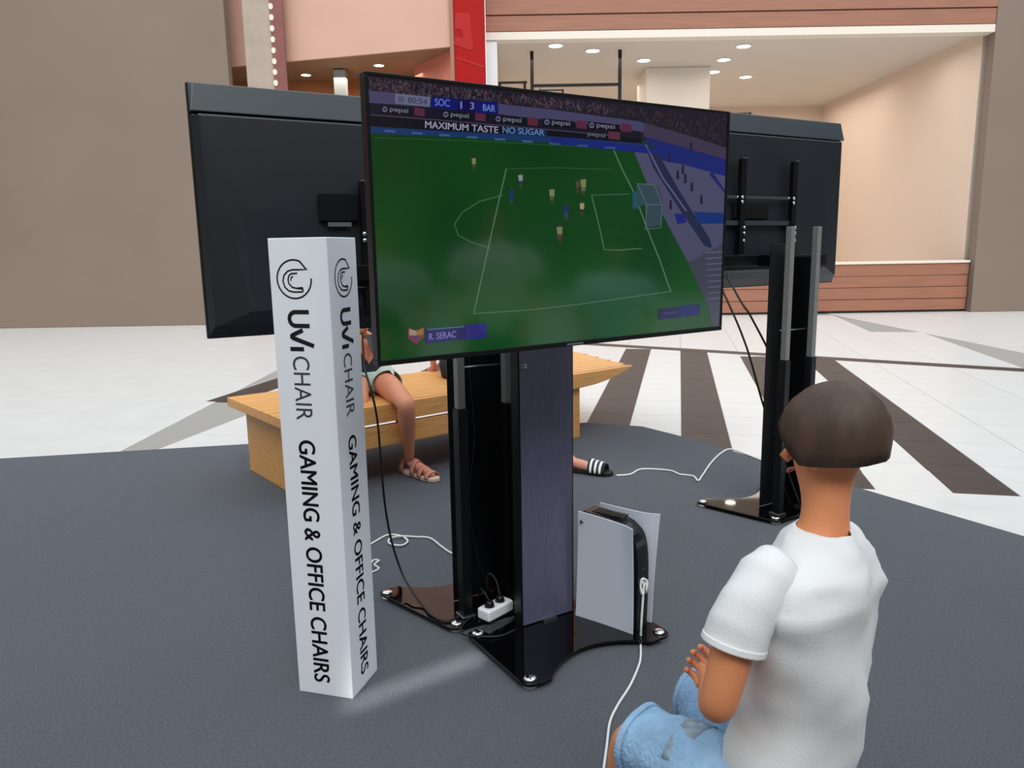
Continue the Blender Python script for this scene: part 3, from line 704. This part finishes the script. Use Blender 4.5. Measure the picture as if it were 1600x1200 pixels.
MB().tube(spline([(.032, .03, .066), (.03, .06, .10), (.05, .10, .09), (.08, .13, .03)]), .004, 8).build('plug_cord', M_cableb, ps)
MB().tube(spline([(.09, .03, .066), (.10, .06, .12), (.09, .09, .14), (.10, .11, .05)]), .004, 8).build('plug_cord', M_cableb, ps)
cable('extension_cord', [G(815, 925, .10), G(795, 935, .06), G(765, 948, .034), G(740, 962, .031), G(722, 978, .031), G(722, 990, .031), G(745, 994, .031), G(780, 994, .031), G(805, 984, .031)], .004, M_cableb,
      'black cord looping round the white power strip on the glass base')

# ------------------------------------------------------------------ bench
BO = V((-.39, 4.83, 0)); eb = V((.779, .627, 0)); brz = atan2(eb.y, eb.x)
bn = empty('bench', BO, brz, 'long light timber slatted bench with a tapering curved end', 'bench')
ns, bw, zt = 9, .90, .50
for i in range(ns):
    y0 = i*bw/ns+.004; y1 = (i+1)*bw/ns-.006; xe = 1.70+.24*(i/(ns-1))+(.012 if i % 2 else -.012)
    y0 = max(y0, .034) if i == 0 else y0
    mb = MB(); n = 14; top = []; bot = []
    for k in range(n+1):
        t = k/n; xx = -1.15+(xe+1.15)*t; q = max(0, (xx-(xe-.62))/.62); th = .05*(1-q**1.6)+.008
        top.append((xx, zt)); bot.append((xx, zt-th))
    pr = top+bot[::-1]; m = len(pr)
    mb.add([(a, y0, b) for a, b in pr]+[(a, y1, b) for a, b in pr], [tuple(range(m)), tuple(range(2*m-1, m-1, -1))]+[(j, (j+1) % m, (j+1) % m+m, j+m) for j in range(m)])
    mb.build('slat', M_wood, bn, bevel=.003)
pr = [(-1.15, zt-.004)]+[(1.72, zt-.004)]+[(1.70, zt-.02), (1.60, zt-.045), (1.45, zt-.085), (1.30, zt-.105), (1.10, zt-.115), (-1.15, zt-.115)]
m = len(pr); mb = MB(); mb.add([(a, -.012, b) for a, b in pr]+[(a, .03, b) for a, b in pr], [tuple(range(m)), tuple(range(2*m-1, m-1, -1))]+[(j, (j+1) % m, (j+1) % m+m, j+m) for j in range(m)])
mb.build('front_rail', M_wood, bn, bevel=.003)
MB().box((-1.15, -.005, .235), (.62, .03, .365)).build('front_board', M_wood, bn, bevel=.003)
for xa, xb in ((-1.05, -.75), (.92, 1.17)):
    MB().box((xa, .02, 0), (xb, .86, zt-.055)).build('leg', M_wood, bn, bevel=.004)
for y_ in (.25, .6): MB().box((-.75, y_, zt-.13), (.92, y_+.06, zt-.06)).build('stringer', M_wood, bn)
for xa in (-.4, .1, .5): MB().box((xa, .0, .24), (xa+.05, .05, zt-.06)).build('batten', M_wood, bn)

# ------------------------------------------------------------------ people
def skin_mesh(islands, name, sub=2):
    """islands: list of (verts [(co, r)], edges, root)"""
    vs = []; es = []; rs = []; roots = []
    for pv, pe, root in islands:
        k = len(vs); vs += [tuple(p[0]) for p in pv]; rs += [p[1] for p in pv]; es += [(a+k, b+k) for a, b in pe]; roots.append(root+k)
    me = D.meshes.new(name); me.from_pydata(vs, es, []); o = D.objects.new(name, me); COL.objects.link(o)
    m = o.modifiers.new('s', 'SKIN'); m.use_smooth_shade = True
    if not me.skin_vertices: me.skin_vertices.new() if hasattr(me.skin_vertices, 'new') else None
    sv = me.skin_vertices[0].data
    for i, r in enumerate(rs):
        sv[i].radius = r if isinstance(r, tuple) else (r, r); sv[i].use_root = i in roots
    ss = o.modifiers.new('u', 'SUBSURF'); ss.levels = sub; ss.render_levels = sub
    dg = bpy.context.evaluated_depsgraph_get(); out = D.meshes.new_from_object(o.evaluated_get(dg)); D.objects.remove(o)
    out.polygons.foreach_set('use_smooth', [True]*len(out.polygons)); out.name = name; return out
def chain(P):
    return [(V(p), r) for p, r in P], [(i, i+1) for i in range(len(P)-1)], 0
def hand(wrist, fwd, palmn, side, s=1.0, curl=.5):
    """fingers of a hand as islands rooted in the palm"""
    f = V(fwd).normalized(); n = V(palmn); n = (n-f*n.dot(f)).normalized(); a = f.cross(n)*side
    out = []; L = (.07, .078, .073, .058)
    for i in range(4):
        base = wrist+f*.055*s+a*(.03-.02*i)*s; p = base; dr = f.copy(); pts = [(base, .010*s), (base+f*.03*s, .0095*s)]; p = base+f*.03*s
        for j in range(3):
            ang = curl*(.5+j*.35); dr = (f*cos(ang*(j+1)*.8)+n*sin(ang*(j+1)*.8)).normalized(); p = p+dr*L[i]*s*(.42-.07*j); pts.append((p, (.0088-.001*j)*s))
        out.append(chain(pts))
    b = wrist+f*.02*s+a*.02*s
    out.append(chain([(b, .013*s), (b+(f*.6+a*.8)*.03*s+n*.01*s, .011*s), (b+(f*.85+a*.7)*.055*s+n*.022*s, .010*s), (b+(f*1.0+a*.45)*.078*s+n*.035*s, .009*s)]))
    return out
def person(label, J, s, skin_rgb, hair_rgb, face, hair_len=.0, group=None, hands=True, name='person'):
    """J: world joints; s: body scale; returns root and local function"""
    face = V(face).normalized(); O = V((J['hip'][0], J['hip'][1], 0)); root = empty(name, O, 0, label, 'person', group)
    j = {k: V(v_)-O for k, v_ in J.items() if k != 'curl'}
    left = V((0, 0, 1)).cross(face).normalized()
    msk = mat('skin_%d_%d_%d' % skin_rgb, skin_rgb, .5, spec=.35, var=.05, scale=12)
    hc = j['head']; nk = j['neck']; ch = nk+(j['hip']-nk)*.28
    P = [(j['hip'], .10*s), (j['hip']+(ch-j['hip'])*.5, .10*s), (ch, .115*s), (nk, .048*s), (nk+(hc-nk)*.45, .046*s),
         (hc-V((0, 0, .035*s))+face*.015*s, .068*s), (hc+V((0, 0, .02*s)), .088*s), (hc+V((0, 0, .075*s))-face*.012*s, .066*s)]
    E_ = [(0, 1), (1, 2), (2, 3), (3, 4), (4, 5), (5, 6), (6, 7)]
    def add(i, pts):
        k = i
        for p, r in pts: P.append((p, r)); E_.append((k, len(P)-1)); k = len(P)-1
    for sd_, c in ((1, 'l'), (-1, 'r')):
        S, El, W = j['sh_'+c], j['el_'+c], j['wr_'+c]; f = (W-El).normalized()
        add(2, [(S-V((0, 0, .01)), .052*s), (S.lerp(El, .45), .043*s), (El, .037*s), (El.lerp(W, .35), .033*s), (W, .023*s), (W+f*.045*s, (.036*s, .017*s)), (W+f*.08*s, (.034*s, .013*s))])
        Hp, K, A_, T = j['hip']+left*sd_*.085*s, j['kn_'+c], j['an_'+c], j['to_'+c]
        tf = T-A_; tf.z = 0; tf.normalize()
        add(0, [(Hp.lerp(K, .12), .086*s), (Hp.lerp(K, .55), .070*s), (K, .054*s), (K.lerp(A_, .3), .053*s), (K.lerp(A_, .75), .034*s), (A_, .031*s), (A_.lerp(T, .45)+V((0, 0, -.0)), .032*s), (T, .022*s)])
    isl = [(P, E_, 0)]
    for sd_, c in ((1, 'l'), (-1, 'r')):
        W = j['wr_'+c]; f = W-j['el_'+c]; pn = V(J.get('pn_'+c, (0, 0, -1)))
        isl += hand(W, f, pn, sd_, s, J.get('curl', .55))
    link('body', skin_mesh(isl, 'body'), msk, root)
    # face
    up = V((0, 0, 1)); fc_ = hc+face*.078*s
    for sd_ in (1, -1):
        M_ = Matrix.Translation(hc+face*.079*s+left*sd_*.032*s+up*.005*s)
        MB().lathe([(.001, -.009*s), (.007*s, -.006*s), (.010*s, 0), (.007*s, .006*s), (.001, .009*s)], 10, M_).build('eye', mat('eye_dark', (34, 24, 20), .2), root)
        M_ = Matrix.Translation(hc-face*.002*s+left*sd_*.088*s) @ Matrix.Rotation(atan2(face.y, face.x), 4, 'Z') @ Matrix.Diagonal((.018*s, .008*s, .03*s, 1))
        MB().lathe([(.05, -1), (.7, -.7), (1, 0), (.9, .6), (.05, 1)], 12, M_).build('ear', msk, root)
    MB().tube([hc+face*.084*s+up*.0*s, hc+face*.100*s-up*.025*s, hc+face*.088*s-up*.034*s], [.006*s, .011*s, .008*s], 8).build('nose', msk, root)
    MB().tube([hc+face*.083*s-up*.055*s+left*.02*s, hc+face*.088*s-up*.056*s, hc+face*.083*s-up*.055*s-left*.02*s], [.003*s, .0055*s, .003*s], 6).build('mouth', mat('lips', (168, 92, 84), .5), root)
    # hair cap
    mh = mat('hair_%d' % hair_rgb[0], hair_rgb, .6, var=.3, scale=40, stretch=(1, 1, .2)); mb = MB(); rings = []
    for a in range(0, 9):
        th = a/8*pi*.60; ring = []
        for k in range(24):
            ph = 2*pi*k/24; dr = (face*cos(ph)+left*sin(ph)); t2 = th*(1 if cos(ph) < .3 else 1-.42*(cos(ph)-.3)/.7)
            ext = hair_len*max(0, -cos(ph)+.3)*(a/8)**3
            p = hc+V((0, 0, .018*s))+(dr*sin(t2)*.105*s*(1.08 if abs(cos(ph)) > .7 else 1)+up*cos(t2)*.122*s)-up*ext
            p += V((noise.noise(p*40), noise.noise(p*40+V((5, 5, 5))), 0))*.006*s; ring.append(p)
        rings.append(ring)
    mb.loft(rings, True); mb.build('hair', mh, root)
    return root, j, left, face, O
def cloth_loft(secs, name, m, root, n=28, fold=.006, sc_=9, seed=0, thick=.0035):
    """secs: list of (centre, Uvec, Vvec)"""
    mb = MB(); rings = []
    fine = []
    for i in range(len(secs)-1):
        c0, u0, v0 = [V(q) for q in secs[i]]; c1, u1, v1 = [V(q) for q in secs[i+1]]
        for k in range(5): t = k/5; tt = t; fine.append((c0.lerp(c1, tt), u0.lerp(u1, tt), v0.lerp(v1, tt)))
    fine.append(tuple(V(q) for q in secs[-1]))
    for c, u, v_ in fine:
        ring = []
        for k in range(n):
            a = 2*pi*k/n; dr = u*cos(a)+v_*sin(a); p = c+dr
            q = V((p.x*sc_+seed, p.y*sc_, p.z*sc_*.6)); ring.append(p+dr.normalized()*(fold*noise.noise(q)*1.6+fold*.5*noise.noise(q*3.1)))
        rings.append(ring)
    mb.loft(rings, False); o = mb.build(name, m, root)
    sm = o.modifiers.new('t', 'SOLIDIFY'); sm.thickness = thick; sm.offset = 0
    return o
def limb_secs(pts, rads, squash=1.0):
    out = []; u = None
    for i, p in enumerate(pts):
        t = (pts[min(i+1, len(pts)-1)]-pts[max(i-1, 0)]).normalized()
        if u is None: u = t.cross(V((0, 0, 1)) if abs(t.z) < .85 else V((1, .3, 0)))
        u = (u-t*u.dot(t)).normalized(); v_ = t.cross(u)
        out.append((p, u*rads[i], v_*rads[i]*squash))
    return out

# the boy on the right: white T-shirt, denim shorts
bs_ = .84
fb = V((-.60, .80, 0)); lb = V((-.80, -.60, 0))
shl = GY(1168, 925, 1.13); ell = GY(1119, 1114, 1.10)
tc = shl-lb*.155
JB = dict(hip=(.475, 1.21, .445), neck=(tc.x+.035, tc.y+.01, .915), head=(tc.x+.055, tc.y+.04, 1.065),
          sh_l=shl, el_l=ell, wr_l=GY(1108, 1066, 1.255), sh_r=shl-lb*.31, el_r=shl-lb*.33+V((-.03, .06, -.24)), wr_r=V((.50, 1.37, .61)),
          kn_l=(.225, 1.37, .445), an_l=(.215, 1.43, .09), to_l=(.15, 1.54, .025), kn_r=(.395, 1.53, .445), an_r=(.39, 1.58, .09), to_r=(.35, 1.69, .025),
          pn_l=(-.8, .2, .6), pn_r=(-.2, -.6, .5), curl=1.0)
boy, j, left, fc2, O = person('seated boy in white T-shirt and denim shorts at the lower right, elbow bent', JB, bs_, (226, 146, 100), (70, 50, 36), (-.70, .71, -.1))
M_tee = mat('white_cotton', (226, 226, 226), .85, bump=.15, bscale=300)
hip, nk = j['hip'], j['neck']
secs = [(hip+V((0, 0, -.045)), left*.142, fb*.112), (hip+V((0, 0, .05)), left*.140, fb*.108), (hip.lerp(nk, .4), left*.135, fb*.098), (hip.lerp(nk, .65), left*.142, fb*.10), (hip.lerp(nk, .82), left*.158, fb*.100), (hip.lerp(nk, .92), left*.135, fb*.085), (hip.lerp(nk, .99), left*.085, fb*.07), (nk+V((0, 0, .018)), left*.054, fb*.054)]
cloth_loft(secs, 'shirt', M_tee, boy, fold=.016, sc_=12)
for c, sgn in (('l', 1), ('r', -1)):
    S, El = j['sh_'+c], j['el_'+c]; d = (El-S).normalized()
    ax = [S-lb*sgn*.075+V((0, 0, .022)), S-lb*sgn*.045+V((0, 0, .012)), S-lb*sgn*.012+d*.025, S+d*.055, S+d*.088]
    cloth_loft(limb_secs(ax, [.042, .046, .047, .047, .047]), 'sleeve', M_tee, boy, fold=.006, seed=3)
    h_ = limb_secs([S+d*.080, S+d*.091], [.0485, .049]); cloth_loft(h_, 'sleeve_hem', M_tee, boy, fold=.004, seed=3)
M_denim = mat('light_denim', (146, 182, 214), .85, var=.14, scale=22, bump=.5, bscale=130)
for c, sgn in (('l', 1), ('r', -1)):
    Hp = j['hip']+left*sgn*.068; K = j['kn_'+c]
    pts = [Hp+V((0, 0, .01))-fb*.03, Hp.lerp(K, .3), Hp.lerp(K, .6), Hp.lerp(K, .93)]
    cloth_loft(limb_secs(pts, [.094, .088, .080, .074], .95), 'shorts_leg', M_denim, boy, fold=.009, sc_=14, seed=7)
    h_ = limb_secs([Hp.lerp(K, .89), Hp.lerp(K, .935)], [.077, .0765], .95); cloth_loft(h_, 'shorts_hem', M_denim, boy, fold=.006, sc_=14, seed=7, thick=.006)
cloth_loft([(hip+V((0, 0, -.07)), left*.13, fb*.09), (hip, left*.135, fb*.105), (hip+V((0, 0, .06)), left*.13, fb*.10)], 'shorts_waist', M_denim, boy, fold=.004)
# worn grey patch panel printed on the shorts
pts = []
Hp = j['hip']+left*.068; K = j['kn_l']; ax_ = (K-Hp).normalized(); sv_ = ax_.cross(V((0, 0, 1))).normalized(); uv_ = sv_.cross(ax_)
mb = MB(); nn = 10; vs = []; fs = []
for i in range(nn+1):
    a = radians(-62+i*9.5+20)
    for t in (.44, .58):
        c = Hp.lerp(K, t); vs.append(c+(sv_*-1*sin(a)*-1*-1+uv_*cos(a))*(.0945-.016*t+.002))
for i in range(nn): fs.append((2*i, 2*i+1, 2*i+3, 2*i+2))
mb.add(vs, fs, True); o = mb.build('pocket_flap', mat('grey_patch', (150, 168, 180), .85, var=.3, scale=40), boy); o.modifiers.new('t', 'SOLIDIFY').thickness = .004
for c in 'lr':
    A_, T = j['an_'+c], j['to_'+c]; d = (T-A_); d.z = 0; d.normalize(); sd2 = V((-d.y, d.x, 0)); b0 = V((A_.x, A_.y, 0))
    rings = [[b0+d*xx+sd2*w_*cos(a)+V((0, 0, .042+h_*sin(a))) for a in [2*pi*k/14 for k in range(14)]] for xx, w_, h_ in ((-.05, .024, .03), (-.03, .033, .040), (.03, .035, .040), (.09, .040, .030), (.13, .036, .024), (.155, .02, .014))]
    MB().loft(rings).build('shoe', M_whiteplastic, boy)
gp = JB['wr_l'].lerp(JB['wr_r'], .5) if isinstance(JB['wr_r'], Vector) else V((.33, 1.4, .58))
ctl = empty('game_controller', (.425, 1.37, .585), atan2(fb.y, fb.x)+pi/2, 'small white game controller held in the boy\'s hands', 'game controller')
mb = MB()
rings = [[V((xx, yy*cos(a), zz*sin(a)-abs(xx)*.15)) for a in [2*pi*k/14 for k in range(14)]] for xx, yy, zz in ((-.08, .012, .008), (-.07, .035, .020), (-.045, .036, .022), (0, .026, .019), (.045, .036, .022), (.07, .035, .020), (.08, .012, .008))]
mb.loft(rings).build('shell', M_whiteplastic, ctl)
for sx in (-1, 1): MB().lathe([(.001, .014), (.008, .014), (.008, .024), (.011, .027), (.001, .028)], 14).build('thumbstick', M_black, ctl, loc=(sx*.025, -.006, 0))
# stool under the boy
stl = empty('stool', (.47, 1.185, 0), 0, 'round black padded stool under the boy in white T-shirt', 'stool')
MB().lathe([(.001, .285), (.15, .285), (.17, .295), (.175, .32), (.165, .35), (.12, .362), (.001, .364)], 32).build('seat', mat('black_vinyl', (22, 22, 26), .45), stl)
MB().lathe([(.001, .02), (.03, .02), (.028, .06), (.022, .285), (.001, .285)], 16).build('pole', M_chrome, stl)
MB().lathe([(.001, .0), (.17, .0), (.17, .012), (.03, .03), (.001, .03)], 32).build('base', M_chrome, stl)

# the woman on the bench
sw = 1.08; fw = V((.64, -.77, 0))
kn = GY(634, 630, 4.44); an = GY(640, 722, 4.68)
JW = dict(hip=(-.95, 4.86, .60), neck=(-1.02, 4.88, 1.15), head=(-.98, 4.83, 1.33), sh_l=(-.86, 4.98, 1.09), sh_r=(-1.17, 4.73, 1.09),
          el_l=(-.84, 4.84, .84), wr_l=(-.885, 4.66, .90), el_r=(-1.13, 4.62, .83), wr_r=(-.98, 4.50, .93),
          kn_r=(-.93, 4.55, .50), an_r=(-1.16, 4.72, .16), to_r=(-1.02, 4.58, .05), kn_l=kn, an_l=an, to_l=an+V((.17, -.155, -.045)), pn_l=(.2, -.4, .9), pn_r=(.5, .3, .8), curl=.8)
wom, j, left, fc2, O = person('seated woman on the bench in dark top and pale green shorts, looking at a phone', JW, sw, (222, 150, 118), (52, 34, 26), (.6, -.72, -.2), .16)
hip, nk = j['hip'], j['neck']
cloth_loft([(hip+V((0, 0, .02)), left*.165, fw*.135), (hip.lerp(nk, .4), left*.15, fw*.12), (hip.lerp(nk, .75), left*.17, fw*.125), (hip.lerp(nk, .93), left*.13, fw*.08), (nk, left*.06, fw*.06)], 'top', mat('navy_cotton', (34, 34, 46), .85), wom, fold=.008)
M_mint = mat('pale_green_cotton', (184, 204, 192), .85, var=.1, scale=30)
cloth_loft([(hip+V((0, 0, -.07)), left*.15, fw*.12), (hip, left*.168, fw*.14), (hip+V((0, 0, .06)), left*.16, fw*.13)], 'shorts_waist', M_mint, wom, fold=.004)
for c, sg in (('l', 1), ('r', -1)):
    Hp = hip+left*sg*.09; K = j['kn_'+c]; cloth_loft(limb_secs([Hp, Hp.lerp(K, .15), Hp.lerp(K, .34)], [.105, .104, .099]), 'shorts_leg', M_mint, wom, fold=.006)
    S, El = j['sh_'+c], j['el_'+c]; cloth_loft(limb_secs([S+V((0, 0, .02))-left*sg*.03, S.lerp(El, .2), S.lerp(El, .5)], [.062, .064, .066]), 'sleeve', mat('navy_cotton', (34, 34, 46)), wom)
M_strap = mat('coral_strap', (206, 140, 124), .7); M_sole = mat('cream_sole', (226, 206, 186), .7)
def sandal(parent, heel, toe, s, j0, strap=M_strap, sole=M_sole, style='strap'):
    d = toe-heel; L = d.length; d.normalize(); sd2 = V((-d.y, d.x, 0)); out = []
    for side in (1, -1):
        for t, w_ in (((0, .016), (.06, .03), (.2, .035), (.45, .034), (.7, .046), (.88, .044), (.97, .026), (1, .008)) if side > 0 else ((1, -.008), (.97, -.026), (.88, -.042), (.7, -.044), (.45, -.034), (.2, -.035), (.06, -.03), (0, -.016))):
            q = heel+d*L*t+sd2*w_*s; out.append((q.x, q.y))
    MB().prism(out, .002, .026).build('sandal_sole', sole, parent, bevel=.005)
    def band(t0, t1, w_, h0, h1, m, name):
        rings = []
        for k in range(13):
            a = pi*k/12; row = []
            for t, h_ in ((t0, h0), (t1, h1)):
                row.append(heel+d*L*t+sd2*cos(a)*w_*s+V((0, 0, .02+sin(a)*h_*s)))
            rings.append(row)
        mb = MB(); vs = [p for r in rings for p in r]; mb.add(vs, [(2*k, 2*k+1, 2*k+3, 2*k+2) for k in range(12)], True)
        o = mb.build(name, m, parent); o.modifiers.new('t', 'SOLIDIFY').thickness = .005; return o
    if style == 'strap':
        band(.78, .88, .052, .044, .036, strap, 'strap'); band(.58, .68, .052, .062, .054, strap, 'strap'); band(.36, .46, .050, .092, .080, strap, 'strap'); band(.02, .14, .046, .10, .105, strap, 'strap')
        return
    band(.50, .86, .052, .066, .046, strap, 'upper')
    for k in range(3): band(.54+.10*k, .59+.10*k, .0535, .0675-.0055*k*1.0, .0655-.0055*k, M_whiteplastic, 'stripe')
an_ = j['an_l']
h0 = V((an_.x-.045, an_.y+.04, 0)); t0 = V((an_.x+.195, an_.y-.18, 0)); sandal(wom, h0, t0, 1.05, None)
an_ = j['an_r']; 
sandal(wom, V((an_.x-.04, an_.y+.04, 0)), V((an_.x+.18, an_.y-.17, 0)), 1.05, None)
ph = empty('smartphone', GY(587, 540, 4.42), 0, 'black smartphone in the hands of the seated woman', 'phone'); ph.rotation_euler = (.9, 0, .7)
MB().box((-.04, -.08, -.004), (.04, .08, .004)).build('case', M_black, ph, bevel=.004)
MB().box((-.036, -.074, .004), (.036, .074, .0046)).build('screen', M_glass, ph)

# the second sitter, hidden by the screen and stands apart from a foot and some clothing
JP = dict(hip=(-.36, 5.50, .60), neck=(-.33, 5.56, 1.12), head=(-.30, 5.50, 1.28), sh_l=(-.14, 5.68, 1.06), sh_r=(-.50, 5.42, 1.06),
          el_l=(-.02, 5.52, .84), wr_l=(.06, 5.32, .70), el_r=(-.57, 5.55, .82), wr_r=(-.60, 5.72, .57),
          kn_l=(.05, 5.12, .52), an_l=GY(899, 722, 4.67)+V((-.02, .0, .0)), to_l=(.53, 4.60, .04), kn_r=(-.12, 5.03, .53), an_r=(-.02, 4.75, .1), to_r=(.06, 4.60, .04), pn_l=(0, 0, -1), pn_r=(0, 0, -1), curl=.3)
p2, j, left, fc2, O = person('second bench sitter mostly behind the stands, foot in a black slide with white stripes', JP, 1.08, (214, 150, 130), (44, 32, 26), (.64, -.77, -.1))
hip, nk = j['hip'], j['neck']
cloth_loft([(hip+V((0, 0, -.02)), left*.19, fw*.15), (hip+V((0, 0, .1)), left*.18, fw*.14), (hip.lerp(nk, .6), left*.175, fw*.125), (hip.lerp(nk, .92), left*.13, fw*.08), (nk, left*.06, fw*.06)], 'shirt', mat('blue_cotton', (72, 98, 150), .85), p2, fold=.01)
M_dks = mat('dark_cotton', (30, 32, 40), .85)
cloth_loft([(hip+V((0, 0, -.09)), left*.17, fw*.13), (hip, left*.185, fw*.15)], 'shorts_waist', M_dks, p2)
for c, sg in (('l', 1), ('r', -1)):
    Hp = hip+left*sg*.09; K = j['kn_'+c]; cloth_loft(limb_secs([Hp, Hp.lerp(K, .4), Hp.lerp(K, .9)], [.108, .10, .09]), 'shorts_leg', M_dks, p2)
    S, El = j['sh_'+c], j['el_'+c]; cloth_loft(limb_secs([S+V((0, 0, .02))-left*sg*.03, S.lerp(El, .2), S.lerp(El, .6)], [.064, .067, .069]), 'sleeve', mat('blue_cotton', (72, 98, 150)), p2)
M_bsole = mat('black_rubber', (16, 16, 18), .6)
sandal(p2, V((.35, 4.70, 0))-O, V((.625, 4.575, 0))-O, 1.15, None, M_bsole, M_bsole, 'slide')
sandal(p2, V((-.06, 4.82, 0))-O, V((.10, 4.56, 0))-O, 1.15, None, M_bsole, M_bsole, 'slide')

# shafts of sun on the carpet
a_, b_ = G(520, 1112), G(768, 1020); c_ = (a_+b_)/2; dr = (b_-a_).normalized()
o = beam(c_+V((-1.2, -2.5, 6)), c_, .07, (b_-a_).length*.8, .13, 1.2)
zax = (c_+V((-1.2, -2.5, 6))-c_).normalized(); yax = (dr-zax*dr.dot(zax)).normalized(); xax = yax.cross(zax)
o.rotation_euler = Matrix((xax, yax, zax)).transposed().to_euler()

# two visitors standing out of frame to the right; the dark screen mirrors them faintly
def visitor(x, y, yaw, shirt, nm, lab, hair, k=1.0):
    s_ = 1.05*k
    f = V((cos(yaw), sin(yaw), 0)); l = V((-sin(yaw), cos(yaw), 0)); B = V((x, y, 0))
    P_ = lambda a, b, c: B+f*a*k+l*b*k+V((0, 0, c*k if c > .1 else c))
    J = dict(hip=P_(0, 0, .98), neck=P_(.01, 0, 1.52), head=P_(.05, 0, 1.70), sh_l=P_(0, .2, 1.44), sh_r=P_(0, -.2, 1.44), el_l=P_(-.02, .27, 1.17), el_r=P_(-.02, -.27, 1.17),
             wr_l=P_(.16, .20, 1.02), wr_r=P_(.16, -.20, 1.02), kn_l=P_(.03, .10, .53), kn_r=P_(.03, -.10, .53), an_l=P_(0, .11, .09), an_r=P_(0, -.11, .09), to_l=P_(.19, .13, .03), to_r=P_(.19, -.13, .03), curl=.4)
    r, j, left, fc, O_ = person(lab, J, s_, (208, 150, 120), hair, f)
    hp, nk = j['hip'], j['neck']
    cloth_loft([(hp+V((0, 0, -.04)), left*.185, f*.135), (hp.lerp(nk, .4), left*.17, f*.12), (hp.lerp(nk, .72), left*.19, f*.125), (hp.lerp(nk, .92), left*.14, f*.085), (nk, left*.065, f*.065)], 'shirt', shirt, r)
    for c, sg in (('l', 1), ('r', -1)):
        S, El = j['sh_'+c], j['el_'+c]; cloth_loft(limb_secs([S+V((0, 0, .02))-left*sg*.04, S.lerp(El, .2), S.lerp(El, .6)], [.064, .069, .072]), 'sleeve', shirt, r)
        Hp = hp+left*sg*.09; K = j['kn_'+c]; A_ = j['an_'+c]; cloth_loft(limb_secs([Hp+V((0, 0, .05)), Hp.lerp(K, .3), K, A_+V((0, 0, .03))], [.12, .105, .075, .065]), 'trouser_leg', mat('dark_trousers', (46, 50, 62), .85), r)
        T = j['to_'+c]; d = T-A_; d.z = 0; d.normalize(); q = V((-d.y, d.x, 0)); b0 = V((A_.x, A_.y, 0))
        rings = [[b0+d*xx+q*w_*cos(a)+V((0, 0, .05+h_*sin(a))) for a in [2*pi*k/14 for k in range(14)]] for xx, w_, h_ in ((-.07, .03, .04), (-.03, .042, .05), (.05, .045, .048), (.14, .05, .036), (.21, .045, .028), (.24, .02, .016))]
        MB().loft(rings).build('shoe', M_whiteplastic, r)
visitor(2.2, .95, 2.75, M_tee, 'person', 'standing visitor in white T-shirt and dark trousers, middle of three onlookers right of the boy', (60, 44, 34), .92)
visitor(2.5, 1.6, 2.85, mat('pale_blue_shirt', (196, 220, 232), .85), 'person', 'standing child onlooker in pale blue shirt, farthest from the seated boy', (40, 30, 24), .80)
visitor(1.8, .42, 2.65, mat('grey_shirt', (200, 204, 204), .85), 'person', 'standing onlooker in light grey shirt, nearest behind the seated boy', (84, 62, 44), .86)
